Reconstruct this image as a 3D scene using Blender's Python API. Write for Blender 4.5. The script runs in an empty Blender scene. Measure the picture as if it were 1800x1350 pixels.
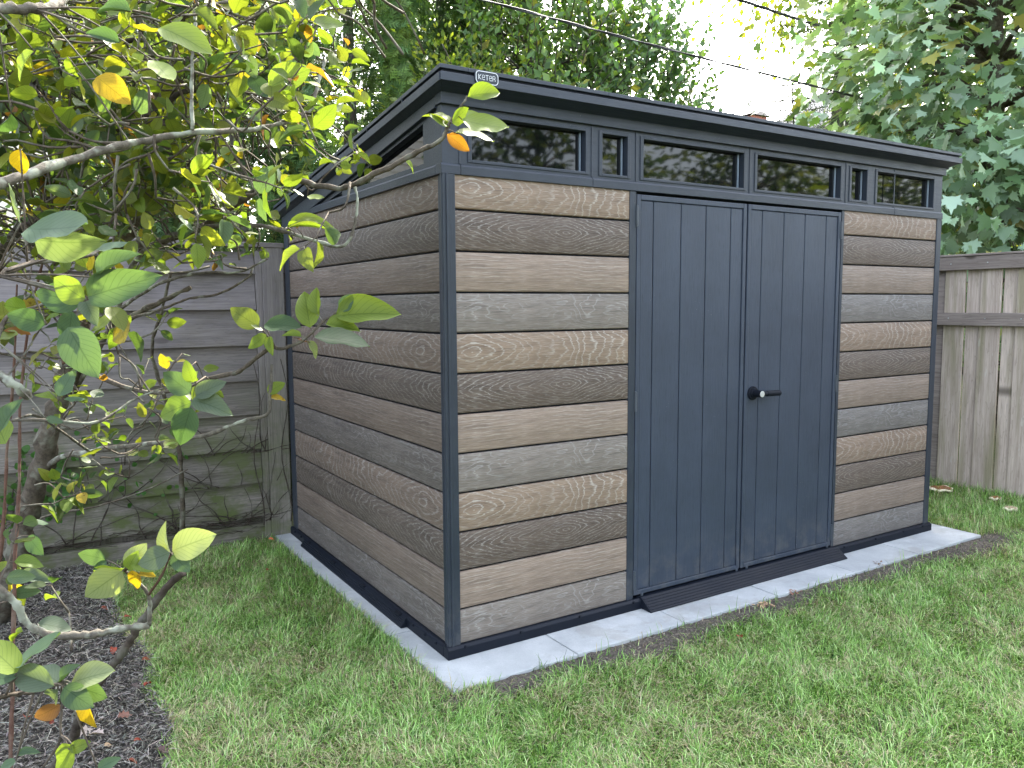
import bpy, math, random
import numpy as np
from mathutils import Vector, Euler, Matrix
R = math.radians
random.seed(7); rng = np.random.default_rng(7)
scene = bpy.context.scene
col = scene.collection

# ---------------------------------------------------------------- camera
CAM = (-1.397, -2.709, 1.412)
cd = bpy.data.cameras.new('camera'); cam = bpy.data.objects.new('camera', cd); col.objects.link(cam)
cam.location = CAM; cam.rotation_euler = (R(84.363), R(0.351), R(-32.040))
cd.sensor_width = 36; cd.lens = 27.957; cd.clip_start = .05; cd.clip_end = 500
scene.camera = cam
# ---------------------------------------------------------------- sky, sun, exposure
SUN_AZ, SUN_EL = 47.0, 43.0          # azimuth from +Y towards +X
w = bpy.data.worlds.new('World'); scene.world = w; w.use_nodes = True
wn = w.node_tree; wn.nodes.clear()
sky = wn.nodes.new('ShaderNodeTexSky'); sky.sky_type = 'NISHITA'; sky.sun_disc = False
sky.sun_elevation = R(SUN_EL); sky.sun_rotation = R(SUN_AZ)
sky.dust_density = 4.0; sky.air_density = 1.0; sky.ozone_density = 1.0; sky.altitude = 50
hs = wn.nodes.new('ShaderNodeHueSaturation'); hs.inputs['Saturation'].default_value = .5
bg = wn.nodes.new('ShaderNodeBackground'); bg.inputs['Strength'].default_value = .15
wo = wn.nodes.new('ShaderNodeOutputWorld')
wn.links.new(sky.outputs[0], hs.inputs['Color']); wn.links.new(hs.outputs[0], bg.inputs['Color'])
wn.links.new(bg.outputs[0], wo.inputs['Surface'])
sl = bpy.data.lights.new('sun', 'SUN'); sl.energy = 2.8; sl.angle = R(.53); sl.color = (1, .93, .82)
so = bpy.data.objects.new('sun', sl); col.objects.link(so)
sd = Vector((math.sin(R(SUN_AZ))*math.cos(R(SUN_EL)), math.cos(R(SUN_AZ))*math.cos(R(SUN_EL)), math.sin(R(SUN_EL))))
so.rotation_euler = sd.to_track_quat('Z', 'Y').to_euler(); so.location = sd*30
vs = scene.view_settings; vs.view_transform = 'Standard'; vs.look = 'None'; vs.gamma = 1; vs.use_curve_mapping = False
vs.exposure = 3.2
scene.render.engine = 'CYCLES'
scene.cycles.max_bounces = 8; scene.cycles.transparent_max_bounces = 8

# ---------------------------------------------------------------- helpers: picture -> world
CR = np.array(Euler((R(84.363), R(0.351), R(-32.040))).to_matrix())
CC = np.array(CAM); CF = 1397.86
def at(px, py, D):                    # point at depth D (metres) behind picture pixel
    return CC + D*(CR @ np.array([(px-900)/CF, -(py-675)/CF, -1.]))
def project(P):                       # (N,3) -> px, py, depth
    q = (P-CC) @ CR
    return 900+CF*q[:, 0]/-q[:, 2], 675-CF*q[:, 1]/-q[:, 2], -q[:, 2]

# ---------------------------------------------------------------- helpers: objects
def tag(o, label=None, cat=None, group=None, kind=None):
    if label: o['label'] = label
    if cat: o['category'] = cat
    if group: o['group'] = group
    if kind: o['kind'] = kind
    return o
def empty(name, loc, label=None, cat=None, group=None):
    o = bpy.data.objects.new(name, None); col.objects.link(o); o.location = loc; o.empty_display_size = .1
    bpy.context.view_layer.update() if False else None
    return tag(o, label, cat, group)
def link(name, me, parent=None):
    o = bpy.data.objects.new(name, me); col.objects.link(o)
    if parent is not None:
        o.parent = parent
        # mesh coordinates are world coordinates: undo the (unrotated) parent chain
        p = parent; off = Vector((0, 0, 0))
        while p is not None: off += p.location; p = p.parent
        o.location = -off
    return o
def fmesh(name, V, F, mat, uv=None, colr=None, smooth=False):
    """V (n,3) floats, F (m,k) ints all the same k"""
    V = np.asarray(V, dtype=np.float32); F = np.asarray(F, dtype=np.int32)
    me = bpy.data.meshes.new(name); k = F.shape[1]
    me.vertices.add(len(V)); me.vertices.foreach_set('co', V.ravel())
    me.loops.add(F.size); me.loops.foreach_set('vertex_index', F.ravel())
    me.polygons.add(len(F)); me.polygons.foreach_set('loop_start', np.arange(0, F.size, k, dtype=np.int32))
    me.update(calc_edges=True)
    if smooth: me.polygons.foreach_set('use_smooth', np.ones(len(F), dtype=bool))
    if uv is not None:
        l = me.uv_layers.new(name='UVMap'); l.data.foreach_set('uv', np.asarray(uv, np.float32)[F.ravel()].ravel())
    if colr is not None:
        a = me.color_attributes.new('col', 'FLOAT_COLOR', 'POINT')
        c = np.ones((len(V), 4), np.float32); c[:, :colr.shape[1]] = colr; a.data.foreach_set('color', c.ravel())
    me.materials.append(mat); me.update()
    return me
class MB:
    def __init__(s): s.v = []; s.f = []
    def hexa(s, c):                    # 8 corners: bottom 4 ccw, top 4 ccw
        n = len(s.v); s.v += [tuple(p) for p in c]
        s.f += [tuple(n+i for i in q) for q in ((3, 2, 1, 0), (4, 5, 6, 7), (0, 1, 5, 4), (1, 2, 6, 5), (2, 3, 7, 6), (3, 0, 4, 7))]
        return s
    def box(s, x0, x1, y0, y1, z0, z1):
        return s.hexa([(x0, y0, z0), (x1, y0, z0), (x1, y1, z0), (x0, y1, z0), (x0, y0, z1), (x1, y0, z1), (x1, y1, z1), (x0, y1, z1)])
    def prism(s, poly, axis, a, b):    # poly in the plane across axis, extruded a..b
        n = len(s.v); k = len(poly)
        for t in (a, b):
            for p in poly:
                q = [p[0], p[1]]; q.insert(axis, t); s.v.append(tuple(q))
        s.f.append(tuple(range(n, n+k))[::-1]); s.f.append(tuple(range(n+k, n+2*k)))
        for i in range(k):
            j = (i+1) % k; s.f.append((n+i, n+j, n+k+j, n+k+i))
        return s
    def cyl(s, a, b, r0, r1=None, n=16):
        r1 = r0 if r1 is None else r1
        a = Vector(a); b = Vector(b); d = (b-a).normalized(); u = d.orthogonal().normalized(); v = d.cross(u)
        i0 = len(s.v)
        for (c, r) in ((a, r0), (b, r1)):
            for i in range(n):
                t = 2*math.pi*i/n; s.v.append(tuple(c+u*r*math.cos(t)+v*r*math.sin(t)))
        s.f.append(tuple(range(i0, i0+n))[::-1]); s.f.append(tuple(range(i0+n, i0+2*n)))
        for i in range(n):
            j = (i+1) % n; s.f.append((i0+i, i0+j, i0+n+j, i0+n+i))
        return s
    def build(s, name, mat, parent=None, bevel=0, seg=2, smooth=False):
        me = bpy.data.meshes.new(name); me.from_pydata(s.v, [], s.f); me.materials.append(mat)
        import bmesh
        bm = bmesh.new(); bm.from_mesh(me); bmesh.ops.recalc_face_normals(bm, faces=bm.faces); bm.to_mesh(me); bm.free()
        if smooth: me.polygons.foreach_set('use_smooth', np.ones(len(me.polygons), dtype=bool))
        me.update()
        o = link(name, me, parent)
        if bevel:
            m = o.modifiers.new('bevel', 'BEVEL'); m.width = bevel; m.segments = seg; m.limit_method = 'ANGLE'; m.angle_limit = R(40)
        return o
def tubes(paths, n=6):
    """paths: list of (pts (k,3), radii (k)) -> V, F quads"""
    V = []; F = []; base = 0
    ang = np.linspace(0, 2*np.pi, n, endpoint=False)
    for P, r in paths:
        P = np.asarray(P, float); r = np.asarray(r, float); k = len(P)
        T = np.gradient(P, axis=0); T /= (np.linalg.norm(T, axis=1)[:, None]+1e-9)
        ref = np.array([0, 0, 1.]) if abs(T[0, 2]) < .9 else np.array([1., 0, 0])
        U = np.cross(T, ref); U /= (np.linalg.norm(U, axis=1)[:, None]+1e-9)
        W = np.cross(T, U)
        ring = P[:, None, :]+r[:, None, None]*(np.cos(ang)[None, :, None]*U[:, None, :]+np.sin(ang)[None, :, None]*W[:, None, :])
        V.append(ring.reshape(-1, 3))
        i = np.arange(k-1)[:, None]*n; j = np.arange(n)[None, :]; j2 = (j+1) % n
        F.append(np.stack([base+i+j, base+i+j2, base+i+n+j2, base+i+n+j], -1).reshape(-1, 4)); base += k*n
        e = base-n                       # cap both ends with quads (n is 4 or 6)
        s0 = base-k*n
        if n == 6:
            F.append(np.array([[e, e+1, e+2, e+3], [e, e+3, e+4, e+5], [s0+3, s0+2, s0+1, s0], [s0+5, s0+4, s0+3, s0]]))
        elif n == 4:
            F.append(np.array([[e, e+1, e+2, e+3], [s0+3, s0+2, s0+1, s0]]))
    return np.concatenate(V), np.concatenate(F)
def curve(pts, k=6):                   # Catmull-Rom through points
    P = np.asarray(pts, float)
    if len(P) < 3: return np.linspace(P[0], P[-1], k+1)
    Q = np.vstack([2*P[0]-P[1], P, 2*P[-1]-P[-2]]); out = []
    for i in range(1, len(Q)-2):
        for t in np.linspace(0, 1, k, endpoint=False):
            p0, p1, p2, p3 = Q[i-1], Q[i], Q[i+1], Q[i+2]
            out.append(.5*((2*p1)+(-p0+p2)*t+(2*p0-5*p1+4*p2-p3)*t*t+(-p0+3*p1-3*p2+p3)*t**3))
    out.append(P[-1]); return np.array(out)
def norm(a): return a/(np.linalg.norm(a, axis=-1, keepdims=True)+1e-9)
def frames(A, N):                      # leaf axis A (n,3), approximate normal N -> rotation matrices, columns = x side, y axis, z normal
    A = norm(A); X = norm(np.cross(A, N)); Z = np.cross(X, A)
    return np.stack([X, A, Z], -1)
def scatter(T, TF, P, M, S, C=None, CV=None):
    """template verts T, faces TF, positions P, matrices M (n,3,3), scales S (n,), colours C (n,3)"""
    n = len(P); k = len(T)
    V = np.einsum('nij,nkj->nki', M*S[:, None, None], np.broadcast_to(T, (n, k, 3)))+P[:, None, :]
    F = (TF[None]+(np.arange(n)*k)[:, None, None]).reshape(-1, TF.shape[1])
    Cc = None if C is None else np.repeat(C, k, axis=0)
    return V.reshape(-1, 3), F, Cc

# ---------------------------------------------------------------- helpers: node materials
class N:
    """tiny expression helper on a node tree"""
    def __init__(s, name, rough=.6, spec=.5):
        s.m = bpy.data.materials.new(name); s.m.use_nodes = True; s.t = s.m.node_tree; s.t.nodes.clear()
        s.out = s.t.nodes.new('ShaderNodeOutputMaterial'); s.b = s.t.nodes.new('ShaderNodeBsdfPrincipled')
        s.t.links.new(s.b.outputs[0], s.out.inputs['Surface'])
        s.b.inputs['Roughness'].default_value = rough; s.b.inputs['Specular IOR Level'].default_value = spec
    def set(s, sock, v):
        if isinstance(v, bpy.types.NodeSocket): s.t.links.new(v, sock)
        else:
            try: sock.default_value = v
            except Exception: sock.default_value = (v[0], v[1], v[2], 1)
    def n(s, typ, **k):
        x = s.t.nodes.new(typ)
        for a, b in k.items(): setattr(x, a, b)
        return x
    def ma(s, op, a, b=0., c=0.):
        x = s.n('ShaderNodeMath', operation=op); s.set(x.inputs[0], a); s.set(x.inputs[1], b); s.set(x.inputs[2], c); return x.outputs[0]
    def add(s, a, b): return s.ma('ADD', a, b)
    def mul(s, a, b): return s.ma('MULTIPLY', a, b)
    def coord(s, kind='Object'): return s.n('ShaderNodeTexCoord').outputs[kind]
    def sep(s, v):
        x = s.n('ShaderNodeSeparateXYZ'); s.set(x.inputs[0], v); return x.outputs
    def com(s, a, b, c=0.):
        x = s.n('ShaderNodeCombineXYZ'); s.set(x.inputs[0], a); s.set(x.inputs[1], b); s.set(x.inputs[2], c); return x.outputs[0]
    def noise(s, v, scale=1., detail=3., rough=.5, dist=0.):
        x = s.n('ShaderNodeTexNoise'); s.set(x.inputs['Vector'], v); x.inputs['Scale'].default_value = scale
        x.inputs['Detail'].default_value = detail; x.inputs['Roughness'].default_value = rough; x.inputs['Distortion'].default_value = dist
        return x.outputs['Fac']
    def vor(s, v, scale, feature='F1', out='Distance', rand=1.):
        x = s.n('ShaderNodeTexVoronoi', feature=feature); s.set(x.inputs['Vector'], v); x.inputs['Scale'].default_value = scale
        x.inputs['Randomness'].default_value = rand
        return x.outputs[out]
    def mr(s, v, a, b, c=0., d=1., smooth=False):
        x = s.n('ShaderNodeMapRange'); x.interpolation_type = 'SMOOTHSTEP' if smooth else 'LINEAR'
        s.set(x.inputs[0], v)
        for i, q in enumerate((a, b, c, d)): s.set(x.inputs[i+1], q)
        return x.outputs[0]
    def mix(s, f, a, b, mode='MIX'):
        x = s.n('ShaderNodeMix', data_type='RGBA', blend_type=mode); s.set(x.inputs[0], f)
        s.set(x.inputs[6], a if isinstance(a, bpy.types.NodeSocket) else (*a, 1)); s.set(x.inputs[7], b if isinstance(b, bpy.types.NodeSocket) else (*b, 1))
        return x.outputs[2]
    def bump(s, h, strength=.3, dist=.01):
        x = s.n('ShaderNodeBump'); x.inputs['Strength'].default_value = strength; x.inputs['Distance'].default_value = dist
        s.set(x.inputs['Height'], h); s.t.links.new(x.outputs[0], s.b.inputs['Normal']); return x
    def color(s, c): s.set(s.b.inputs['Base Color'], c if isinstance(c, bpy.types.NodeSocket) else (*c, 1))
    def rough(s, v): s.set(s.b.inputs['Roughness'], v)

def siding(name, kind, dark, light, line, du=0., flip=1., K=1.):
    """embossed oak-look resin plank; UV in metres"""
    s = N(name, .62, .35); u, v, _ = s.sep(s.coord('UV'))
    u = s.add(s.mul(u, flip), du)
    low = s.noise(s.com(s.mul(u, 3.4), s.mul(v, 9), du+3), 1, 2, .5)
    jag = s.noise(s.com(s.mul(u, 9), s.mul(v, 150), du), 1, 2, .6)
    if kind in 'AB':
        u0, au, av, k = ((.07, .42, 1.0, 50) if kind == 'A' else (.52, .27, 1.15, 80))
        a = s.mul(s.ma('ABSOLUTE', s.ma('SUBTRACT', u, u0)), au); b = s.mul(s.ma('ABSOLUTE', s.ma('SUBTRACT', v, .004 if kind == 'A' else .012)), av); pw = 1.55 if kind == 'A' else 1.35
        r = s.ma('POWER', s.add(s.ma('POWER', a, pw), s.ma('POWER', b, pw)), 1/pw)
        f = s.add(s.mul(r, k*K), s.mul(low, 5.0)); f = s.add(f, s.mul(jag, .85))
    elif kind == 'C':
        f = s.add(s.mul(v, 62), s.mul(low, 3.2)); f = s.add(f, s.mul(jag, .5))
    else:
        f = s.add(s.mul(v, 24), s.mul(low, 15)); f = s.add(f, s.mul(jag, .7))
    t = s.ma('FRACT', f)
    ln = s.mul(s.mr(t, .70, .93, 0, 1, True), s.mr(t, .95, 1.0, 1, 0))
    brk = s.mr(s.noise(s.com(s.mul(u, 40), s.mul(v, 260), 5), 1, 2), .33, .6, .25, 1)
    zone = s.mr(s.noise(s.com(s.mul(u, 4), s.mul(v, 14), 9), 1, 1), .35, .65, .35 if kind in 'AB' else .12, 1 if kind in 'AB' else .7)
    ln = s.mul(s.mul(ln, s.add(s.mul(brk, .7), .3)), zone)
    streak = s.noise(s.com(s.mul(u, 7), s.mul(v, 420), 1), 1, 3, .65)
    cloud = s.noise(s.com(s.mul(u, 2), s.mul(v, 22), 2), 1, 3, .6)
    c = s.mix(s.mr(s.add(s.mul(streak, .6), s.mul(cloud, .4)), .37, .63), tuple(x*q_ for x, q_ in zip(dark, (.64, .56, .53))), tuple(x*q_ for x, q_ in zip(light, (.90, .80, .745))))
    shade = s.mr(t, 0, .7, 0, .18)       # each ring darkens towards its late wood
    c = s.mix(shade, c, tuple(x*.55 for x in dark))
    pore = s.noise(s.com(s.mul(u, 18), s.mul(v, 620), 4), 1, 2, .5)
    c = s.mix(s.mr(pore, .56, .68, 0, .42), c, tuple(x*.5 for x in dark)); c = s.mix(s.mr(pore, .44, .34, 0, .3), c, line)
    c = s.mix(s.mul(ln, .52), c, line)
    s.color(c)
    s.bump(s.add(s.mul(ln, -1.), s.mul(streak, -.6)), .35, .0015)
    return s.m
def weathered(name, axis, base, light, moss=0., lich=0., rough=.85):
    """old fence timber, grain along axis (0 x, 1 y, 2 z)"""
    s = N(name, rough, .2); co = s.sep(s.coord('Object')); rnd = s.n('ShaderNodeObjectInfo').outputs['Random']
    ax = [0, 1, 2]; ax.remove(axis)
    o = s.mul(rnd, 37.)
    u = s.add(co[axis], o); v = co[ax[0]]; q = co[ax[1]]
    if axis != 2: v, q = co[2], co[ax[0]]
    st = s.noise(s.com(s.mul(u, 5), s.mul(v, 130), s.add(s.mul(q, 130), o)), 1, 4, .65)
    wv = s.noise(s.com(s.mul(u, 1.6), s.mul(v, 14), s.add(s.mul(q, 14), o)), 1, 3, .6)
    ring = s.ma('FRACT', s.add(s.mul(wv, 9), s.mul(v, 8)))
    c = s.mix(s.mr(s.add(s.mul(st, .6), s.mul(wv, .4)), .33, .68), base, light)
    c = s.mix(s.mul(s.mr(ring, .82, 1, 0, 1), .35), c, tuple(x*.45 for x in base))
    c = s.mix(s.mr(rnd, 0, 1, 0, .35), c, tuple(x*.62 for x in base))
    kn = s.vor(s.com(s.mul(u, 2.2), s.mul(v, 5), o), 1.)
    c = s.mix(s.mr(kn, .05, .13, .85, 0, True), c, (.05, .04, .03))
    if moss:
        zz = co[2]; mn = s.noise(s.com(s.mul(co[0], 5), s.mul(co[1], 5), s.mul(zz, 9)), 1, 4, .65)
        m = s.mul(s.mr(zz, 1.15, .35, 0, 1), s.mr(mn, .38, .6, 0, 1)); 
        c = s.mix(s.mul(m, moss), c, s.mix(s.mr(mn, .4, .7), (.07, .075, .04), (.085, .11, .035)))
        wash = s.mul(s.mr(zz, .7, 1.3, 0, 1), s.mr(mn, .3, .6, .2, .75)); c = s.mix(s.mul(wash, .45), c, (.27, .25, .30))
    if lich:
        sp = s.noise(s.com(s.mul(co[0], 30), s.mul(co[1], 30), s.mul(co[2], 7)), 1, 3, .6)
        c = s.mix(s.mul(s.mr(sp, .66, .72, 0, 1), lich), c, (.55, .54, .48))
        gr = s.noise(s.com(s.mul(co[0], 9), s.mul(co[1], 9), s.mul(co[2], .8)), 1, 2, .6)
        c = s.mix(s.mul(s.mr(gr, .5, .66, 0, 1), .62), c, (.19, .18, .09))
    s.color(c); s.bump(s.add(st, s.mul(kn, .2)), .5, .003)
    return s.m
def plain(name, c, rough=.5, spec=.5, bumpscale=0, bs=.15, var=.12):
    s = N(name, rough, spec); co = s.coord('Object')
    n1 = s.noise(co, 6, 4, .6); s.color(s.mix(s.mr(n1, .3, .7), tuple(x*(1-var) for x in c), tuple(x*(1+var) for x in c)))
    if bumpscale: s.bump(s.noise(co, bumpscale, 3, .6), bs, .002)
    s.rough(s.mr(n1, .3, .7, rough-.06, rough+.08))
    return s.m
def resin(name, c, axis=0, rough=.42):
    """matt textured grey plastic with faint wood grain along an axis and a little dust"""
    s = N(name, rough, .5); co = s.sep(s.coord('Object'))
    sc = [s.mul(co[i], 9 if i == axis else 160) for i in range(3)]
    g = s.noise(s.com(*sc), 1, 3, .6)
    d = s.noise(s.coord('Object'), 3.5, 5, .65)
    cc = s.mix(s.mr(d, .35, .75), c, tuple(min(1, x*1.28+.004) for x in c))
    sp = s.vor(s.coord('Object'), 60, out='Distance'); 
    sc2 = [s.mul(co[i], 22 if i == axis else 330) for i in range(3)]; tk = s.noise(s.com(*sc2), 1, 2, .5)
    cc = s.mix(s.mr(tk, .60, .70, 0, .5), cc, tuple(x*.4 for x in c))
    dz = s.mul(s.mr(co[2], .35, .07, 0, 1), s.mr(s.noise(s.coord('Object'), 12, 4, .7), .45, .7, 0, .35)); cc = s.mix(dz, cc, (.16, .15, .13))
    spk = s.mul(s.mr(sp, .05, .09, 1, 0), s.mr(s.noise(s.coord('Object'), 4, 2), .6, .68, 0, .5))
    cc = s.mix(spk, cc, (.4, .4, .38))
    s.color(cc); s.rough(s.mr(g, .3, .7, rough-.05, rough+.14)); s.bump(s.add(g, s.mul(tk, .6)), .35, .0014)
    return s.m
def leafmat(name, trans=.5, rough=.45, spec=.35, veins=True):
    """leaf: colour from the 'col' attribute, veins from UV, light shines through"""
    s = N(name, rough, spec)
    at_ = s.n('ShaderNodeAttribute', attribute_name='col'); c = at_.outputs['Color']
    if veins:
        u, v, _ = s.sep(s.coord('UV'))      # u along midrib 0..1, v -1..1 across
        av = s.ma('ABSOLUTE', v)
        f = s.ma('FRACT', s.add(s.mul(u, 8.5), s.mul(av, -3.2)))
        vn = s.ma('MAXIMUM', s.mr(s.ma('ABSOLUTE', s.ma('SUBTRACT', f, .5)), .0, .12, .55, 0), s.mr(av, .0, .07, .8, 0))
        sp = s.noise(s.coord('Object'), 60, 3, .7); blot = s.mr(sp, .58, .68, 0, .35)
        a2 = at_.outputs['Alpha']         # alpha below 1 = autumn blotches
        c = s.mix(s.mul(vn, .85), c, s.mix(1, c, (.4, .5, .35), 'MULTIPLY'))
        cs_ = s.sep(c); red = s.mr(s.ma('SUBTRACT', cs_[0], cs_[1]), -.06, .08, .15, 2.2)
        c = s.mix(s.ma('MINIMUM', s.mul(blot, red), .95), c, (.13, .05, .015))
        s.bump(vn, -.5, .002)
    s.color(c)
    tr = s.n('ShaderNodeBsdfTranslucent'); 
    tc = s.mix(1, c, (.78, .80, .24), 'MULTIPLY'); s.t.links.new(tc, tr.inputs['Color'])
    mx = s.n('ShaderNodeMixShader'); mx.inputs[0].default_value = trans
    s.t.links.new(s.b.outputs[0], mx.inputs[1]); s.t.links.new(tr.outputs[0], mx.inputs[2]); s.t.links.new(mx.outputs[0], s.out.inputs['Surface'])
    return s.m
def barkmat(name, a, b, lichen=0.):
    s = N(name, .9, .15); co = s.coord('Object'); n1 = s.noise(co, 35, 5, .7); n2 = s.noise(co, 14, 3, .6)
    c = s.mix(s.mr(n1, .3, .7), a, b)
    if lichen: c = s.mix(s.mul(s.mr(n2, .5, .62), lichen), c, (.33, .36, .29)); 
    s.color(c); s.bump(n1, .7, .006); return s.m

ANT = (.0150, .0215, .034)
M = {}
M['frame'] = resin('anthracite_frame_resin', ANT, 0)
M['framez'] = resin('anthracite_post_resin', ANT, 2)
M['door'] = resin('anthracite_door_resin', (.0235, .033, .053), 2, .46)
M['dark'] = plain('black_resin', (.005, .007, .012), .6, .15, 80)
M['base'] = plain('base_resin', (.006, .0085, .015), .5, .18, 60)
M['inner'] = plain('shed_inner_wall', (.03, .032, .036), .7)
M['metal'] = plain('hinge_metal', (.045, .055, .07), .35)
M['highlight_bead'] = plain('window_highlight_bead', (.20, .25, .31), .3)  # bead painted pale for the highlight line beside each pane
M['silver'] = plain('lock_face_metal', (.55, .57, .56), .3); M['silver'].node_tree.nodes['Principled BSDF'].inputs['Metallic'].default_value = .6
M['white_print'] = plain('pale_print', (.65, .68, .70), .5, var=.02)
g = N('window_pane', .03, .5); g.color((.002, .003, .004)); g.b.inputs['Specular IOR Level'].default_value = .5
g.b.inputs['IOR'].default_value = 1.5; g.bump(g.noise(g.coord('Object'), 3, 1), .03, .01); M['pane'] = g.m

# ---------------------------------------------------------------- ground, bed, paving
s = N('lawn_soil', .95, .1); co = s.coord('Object'); n1 = s.noise(co, 18, 5, .7); n2 = s.noise(co, 1.3, 3, .5)
c = s.mix(s.mr(n1, .3, .7), (.03, .035, .018), (.13, .12, .07)); c = s.mix(s.mr(n2, .45, .65, 0, .5), c, (.07, .11, .03)); s.color(c); s.bump(n1, .8, .02); M['soil'] = s.m
s = N('bark_mulch', .95, .1); co = s.coord('Object'); n1 = s.noise(co, 60, 5, .75); n2 = s.vor(co, 55)
c = s.mix(s.mr(n1, .3, .7), (.024, .022, .020), (.095, .087, .078)); s.color(c); s.bump(s.add(n1, n2), 1., .02); M['mulch'] = s.m
s = N('bare_soil', .95, .1); co = s.coord('Object'); n1 = s.noise(co, 90, 5, .75)
c = s.mix(s.mr(n1, .3, .7), (.05, .043, .037), (.20, .175, .15)); s.color(c); s.bump(s.add(n1, s.vor(co, 80)), 1., .012); M['dirt'] = s.m
def sheet(name, x0, x1, y0, y1, z, nx, ny, mat, amp=0., edge=None):
    X, Y = np.meshgrid(np.linspace(x0, x1, nx), np.linspace(y0, y1, ny)); Z = np.full_like(X, z)
    if amp: Z = Z+amp*(np.sin(X*5.1+Y*3)*np.sin(Y*4.3-X*2)+.5*rng.standard_normal(X.shape)*.5)
    if edge is not None: X = edge(X, Y)
    V = np.stack([X, Y, Z], -1).reshape(-1, 3)
    i, j = np.meshgrid(np.arange(nx-1), np.arange(ny-1)); a = (j*nx+i).ravel()
    F = np.stack([a, a+1, a+nx+1, a+nx], -1)
    return link(name, fmesh(name, V, F, mat, smooth=True))
tag(sheet('ground', -150, 150, -150, 150, -.03, 2, 2, M['soil']), kind='structure')
tag(sheet('lawn', -1.12, 4.9, -6, 2.12, -.006, 140, 120, M['soil'], .004), kind='structure')
def bed_edge(y): return -1.06+.03*np.sin(y*3.1)+.018*np.sin(y*9.7+1)
tag(sheet('planting_bed', -5.5, -1.0, -5, 2.15, .012, 140, 120, M['mulch'], .007,
          edge=lambda X, Y: -5.5+(X+5.5)*(bed_edge(Y)+5.5)/4.5), kind='structure')
# bare soil strip in front of the paving
X = np.linspace(-.2, 3.85, 120); fr = -.345-.035*np.sin(X*2.3)-.03*np.sin(X*7.7+2)-.05*np.clip((X-.3), 0, .7)
V = []; 
for x, f_ in zip(X, fr): V += [(x, -.20, .004), (x, (f_-.2)/2, .010+.004*rng.standard_normal()), (x, f_, -.004)]
F = [(3*i+k, 3*i+3+k, 3*i+4+k, 3*i+1+k) for i in range(119) for k in range(2)]
tag(link('bare_soil_strip', fmesh('bare_soil_strip', V, F, M['dirt'], smooth=True)), kind='structure')
def strip_front(x): return -.345-.035*np.sin(x*2.3)-.03*np.sin(x*7.7+2)-.05*np.clip((x-.3), 0, .7)

s = N('concrete_paver', .85, .25); co = s.coord('Object'); rnd = s.n('ShaderNodeObjectInfo').outputs['Random']
n1 = s.noise(co, 4, 5, .65); n2 = s.noise(co, 160, 3, .7); n3 = s.noise(co, 16, 4, .7, .6)
c = s.mix(s.mr(n1, .35, .68), (.34, .36, .375), (.50, .52, .53)); c = s.mix(s.mr(n2, .3, .75, 0, .3), c, (.22, .235, .24))
c = s.mix(s.mul(s.mr(n3, .62, .70, 0, 1), .35), c, (.60, .62, .63)); c = s.mix(s.mul(s.mr(n3, .25, .37, 1, 0), .4), c, (.20, .19, .165))
st_ = s.noise(co, 2.3, 5, .7, 1.2); c = s.mix(s.mul(s.mr(st_, .54, .62, 0, 1), .38), c, (.27, .26, .235))
sp_ = s.vor(co, 70); c = s.mix(s.mr(sp_, .06, .1, .6, 0), c, (.10, .09, .08))
c = s.mix(s.mr(rnd, 0, 1, 0, .22), c, (.27, .29, .30)); s.color(c); s.bump(s.add(n2, n3), .35, .004); M['paver'] = s.m
pav = tag(link('paving', MB().box(-.10, 3.44, -.215, 2.12, -.02, .006).build('tmp', M['dirt']).data), kind='structure')
bpy.data.objects.remove(bpy.data.objects['tmp']); pav.data.name = 'paving'
g_ = .0024
xs = [-.12, .447, 1.032, 1.637, 2.243, 2.81, 3.47]
for i in range(6):
    dz = [0, .001, -.001, .0015, 0, .001][i]
    MB().box(xs[i]+g_, xs[i+1]-g_, -.245+.004*((i*7) % 3-1), .33, -.022, .020+dz).build('paver', M['paver'], pav, .004)
ys = [.33, .66, 1.249, 1.556, 2.13]
ys2 = [.335, .94, 1.249, 1.556, 2.13]
for i in range(4):
    MB().box(-.12+.003*(i % 2), .30, ys2[i]+g_, ys2[i+1]-g_, -.022, .020+(.0012 if i % 2 else 0)).build('paver', M['paver'], pav, .004)
MB().box(2.9, 3.465, .335, 1.2, -.022, .020).build('paver', M['paver'], pav, .004)
MB().box(2.9, 3.465, 1.205, 2.13, -.022, .020).build('paver', M['paver'], pav, .004)

# ---------------------------------------------------------------- the shed
W, D, P0, PH = 3.298, 2.06, .05, .157
GAP = .0034
shed = empty('storage_shed', (1.65, 1.03, 0), 'long storage shed with oak-look plank walls, dark grey double doors and a flat sloping roof', 'shed')
# wall cores behind the planks
for b_ in ((.03, .905, .012, .035), (2.385, W-.03, .012, .035)):
    MB().box(b_[0], b_[1], b_[2], b_[3], .06, 1.91).build('wall_core', M['dark'], shed)
MB().box(.012, .035, .035, D-.03, .06, 1.91).build('wall_core', M['dark'], shed)
MB().box(W-.035, W-.012, .035, D-.03, .06, 2.05).build('wall', M['frame'], shed)
MB().box(.012, W-.012, D-.03, D, .06, 1.96).build('wall', M['frame'], shed)
MB().box(.04, W-.04, .04, D-.03, .045, .06).build('floor', M['inner'], shed)
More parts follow.
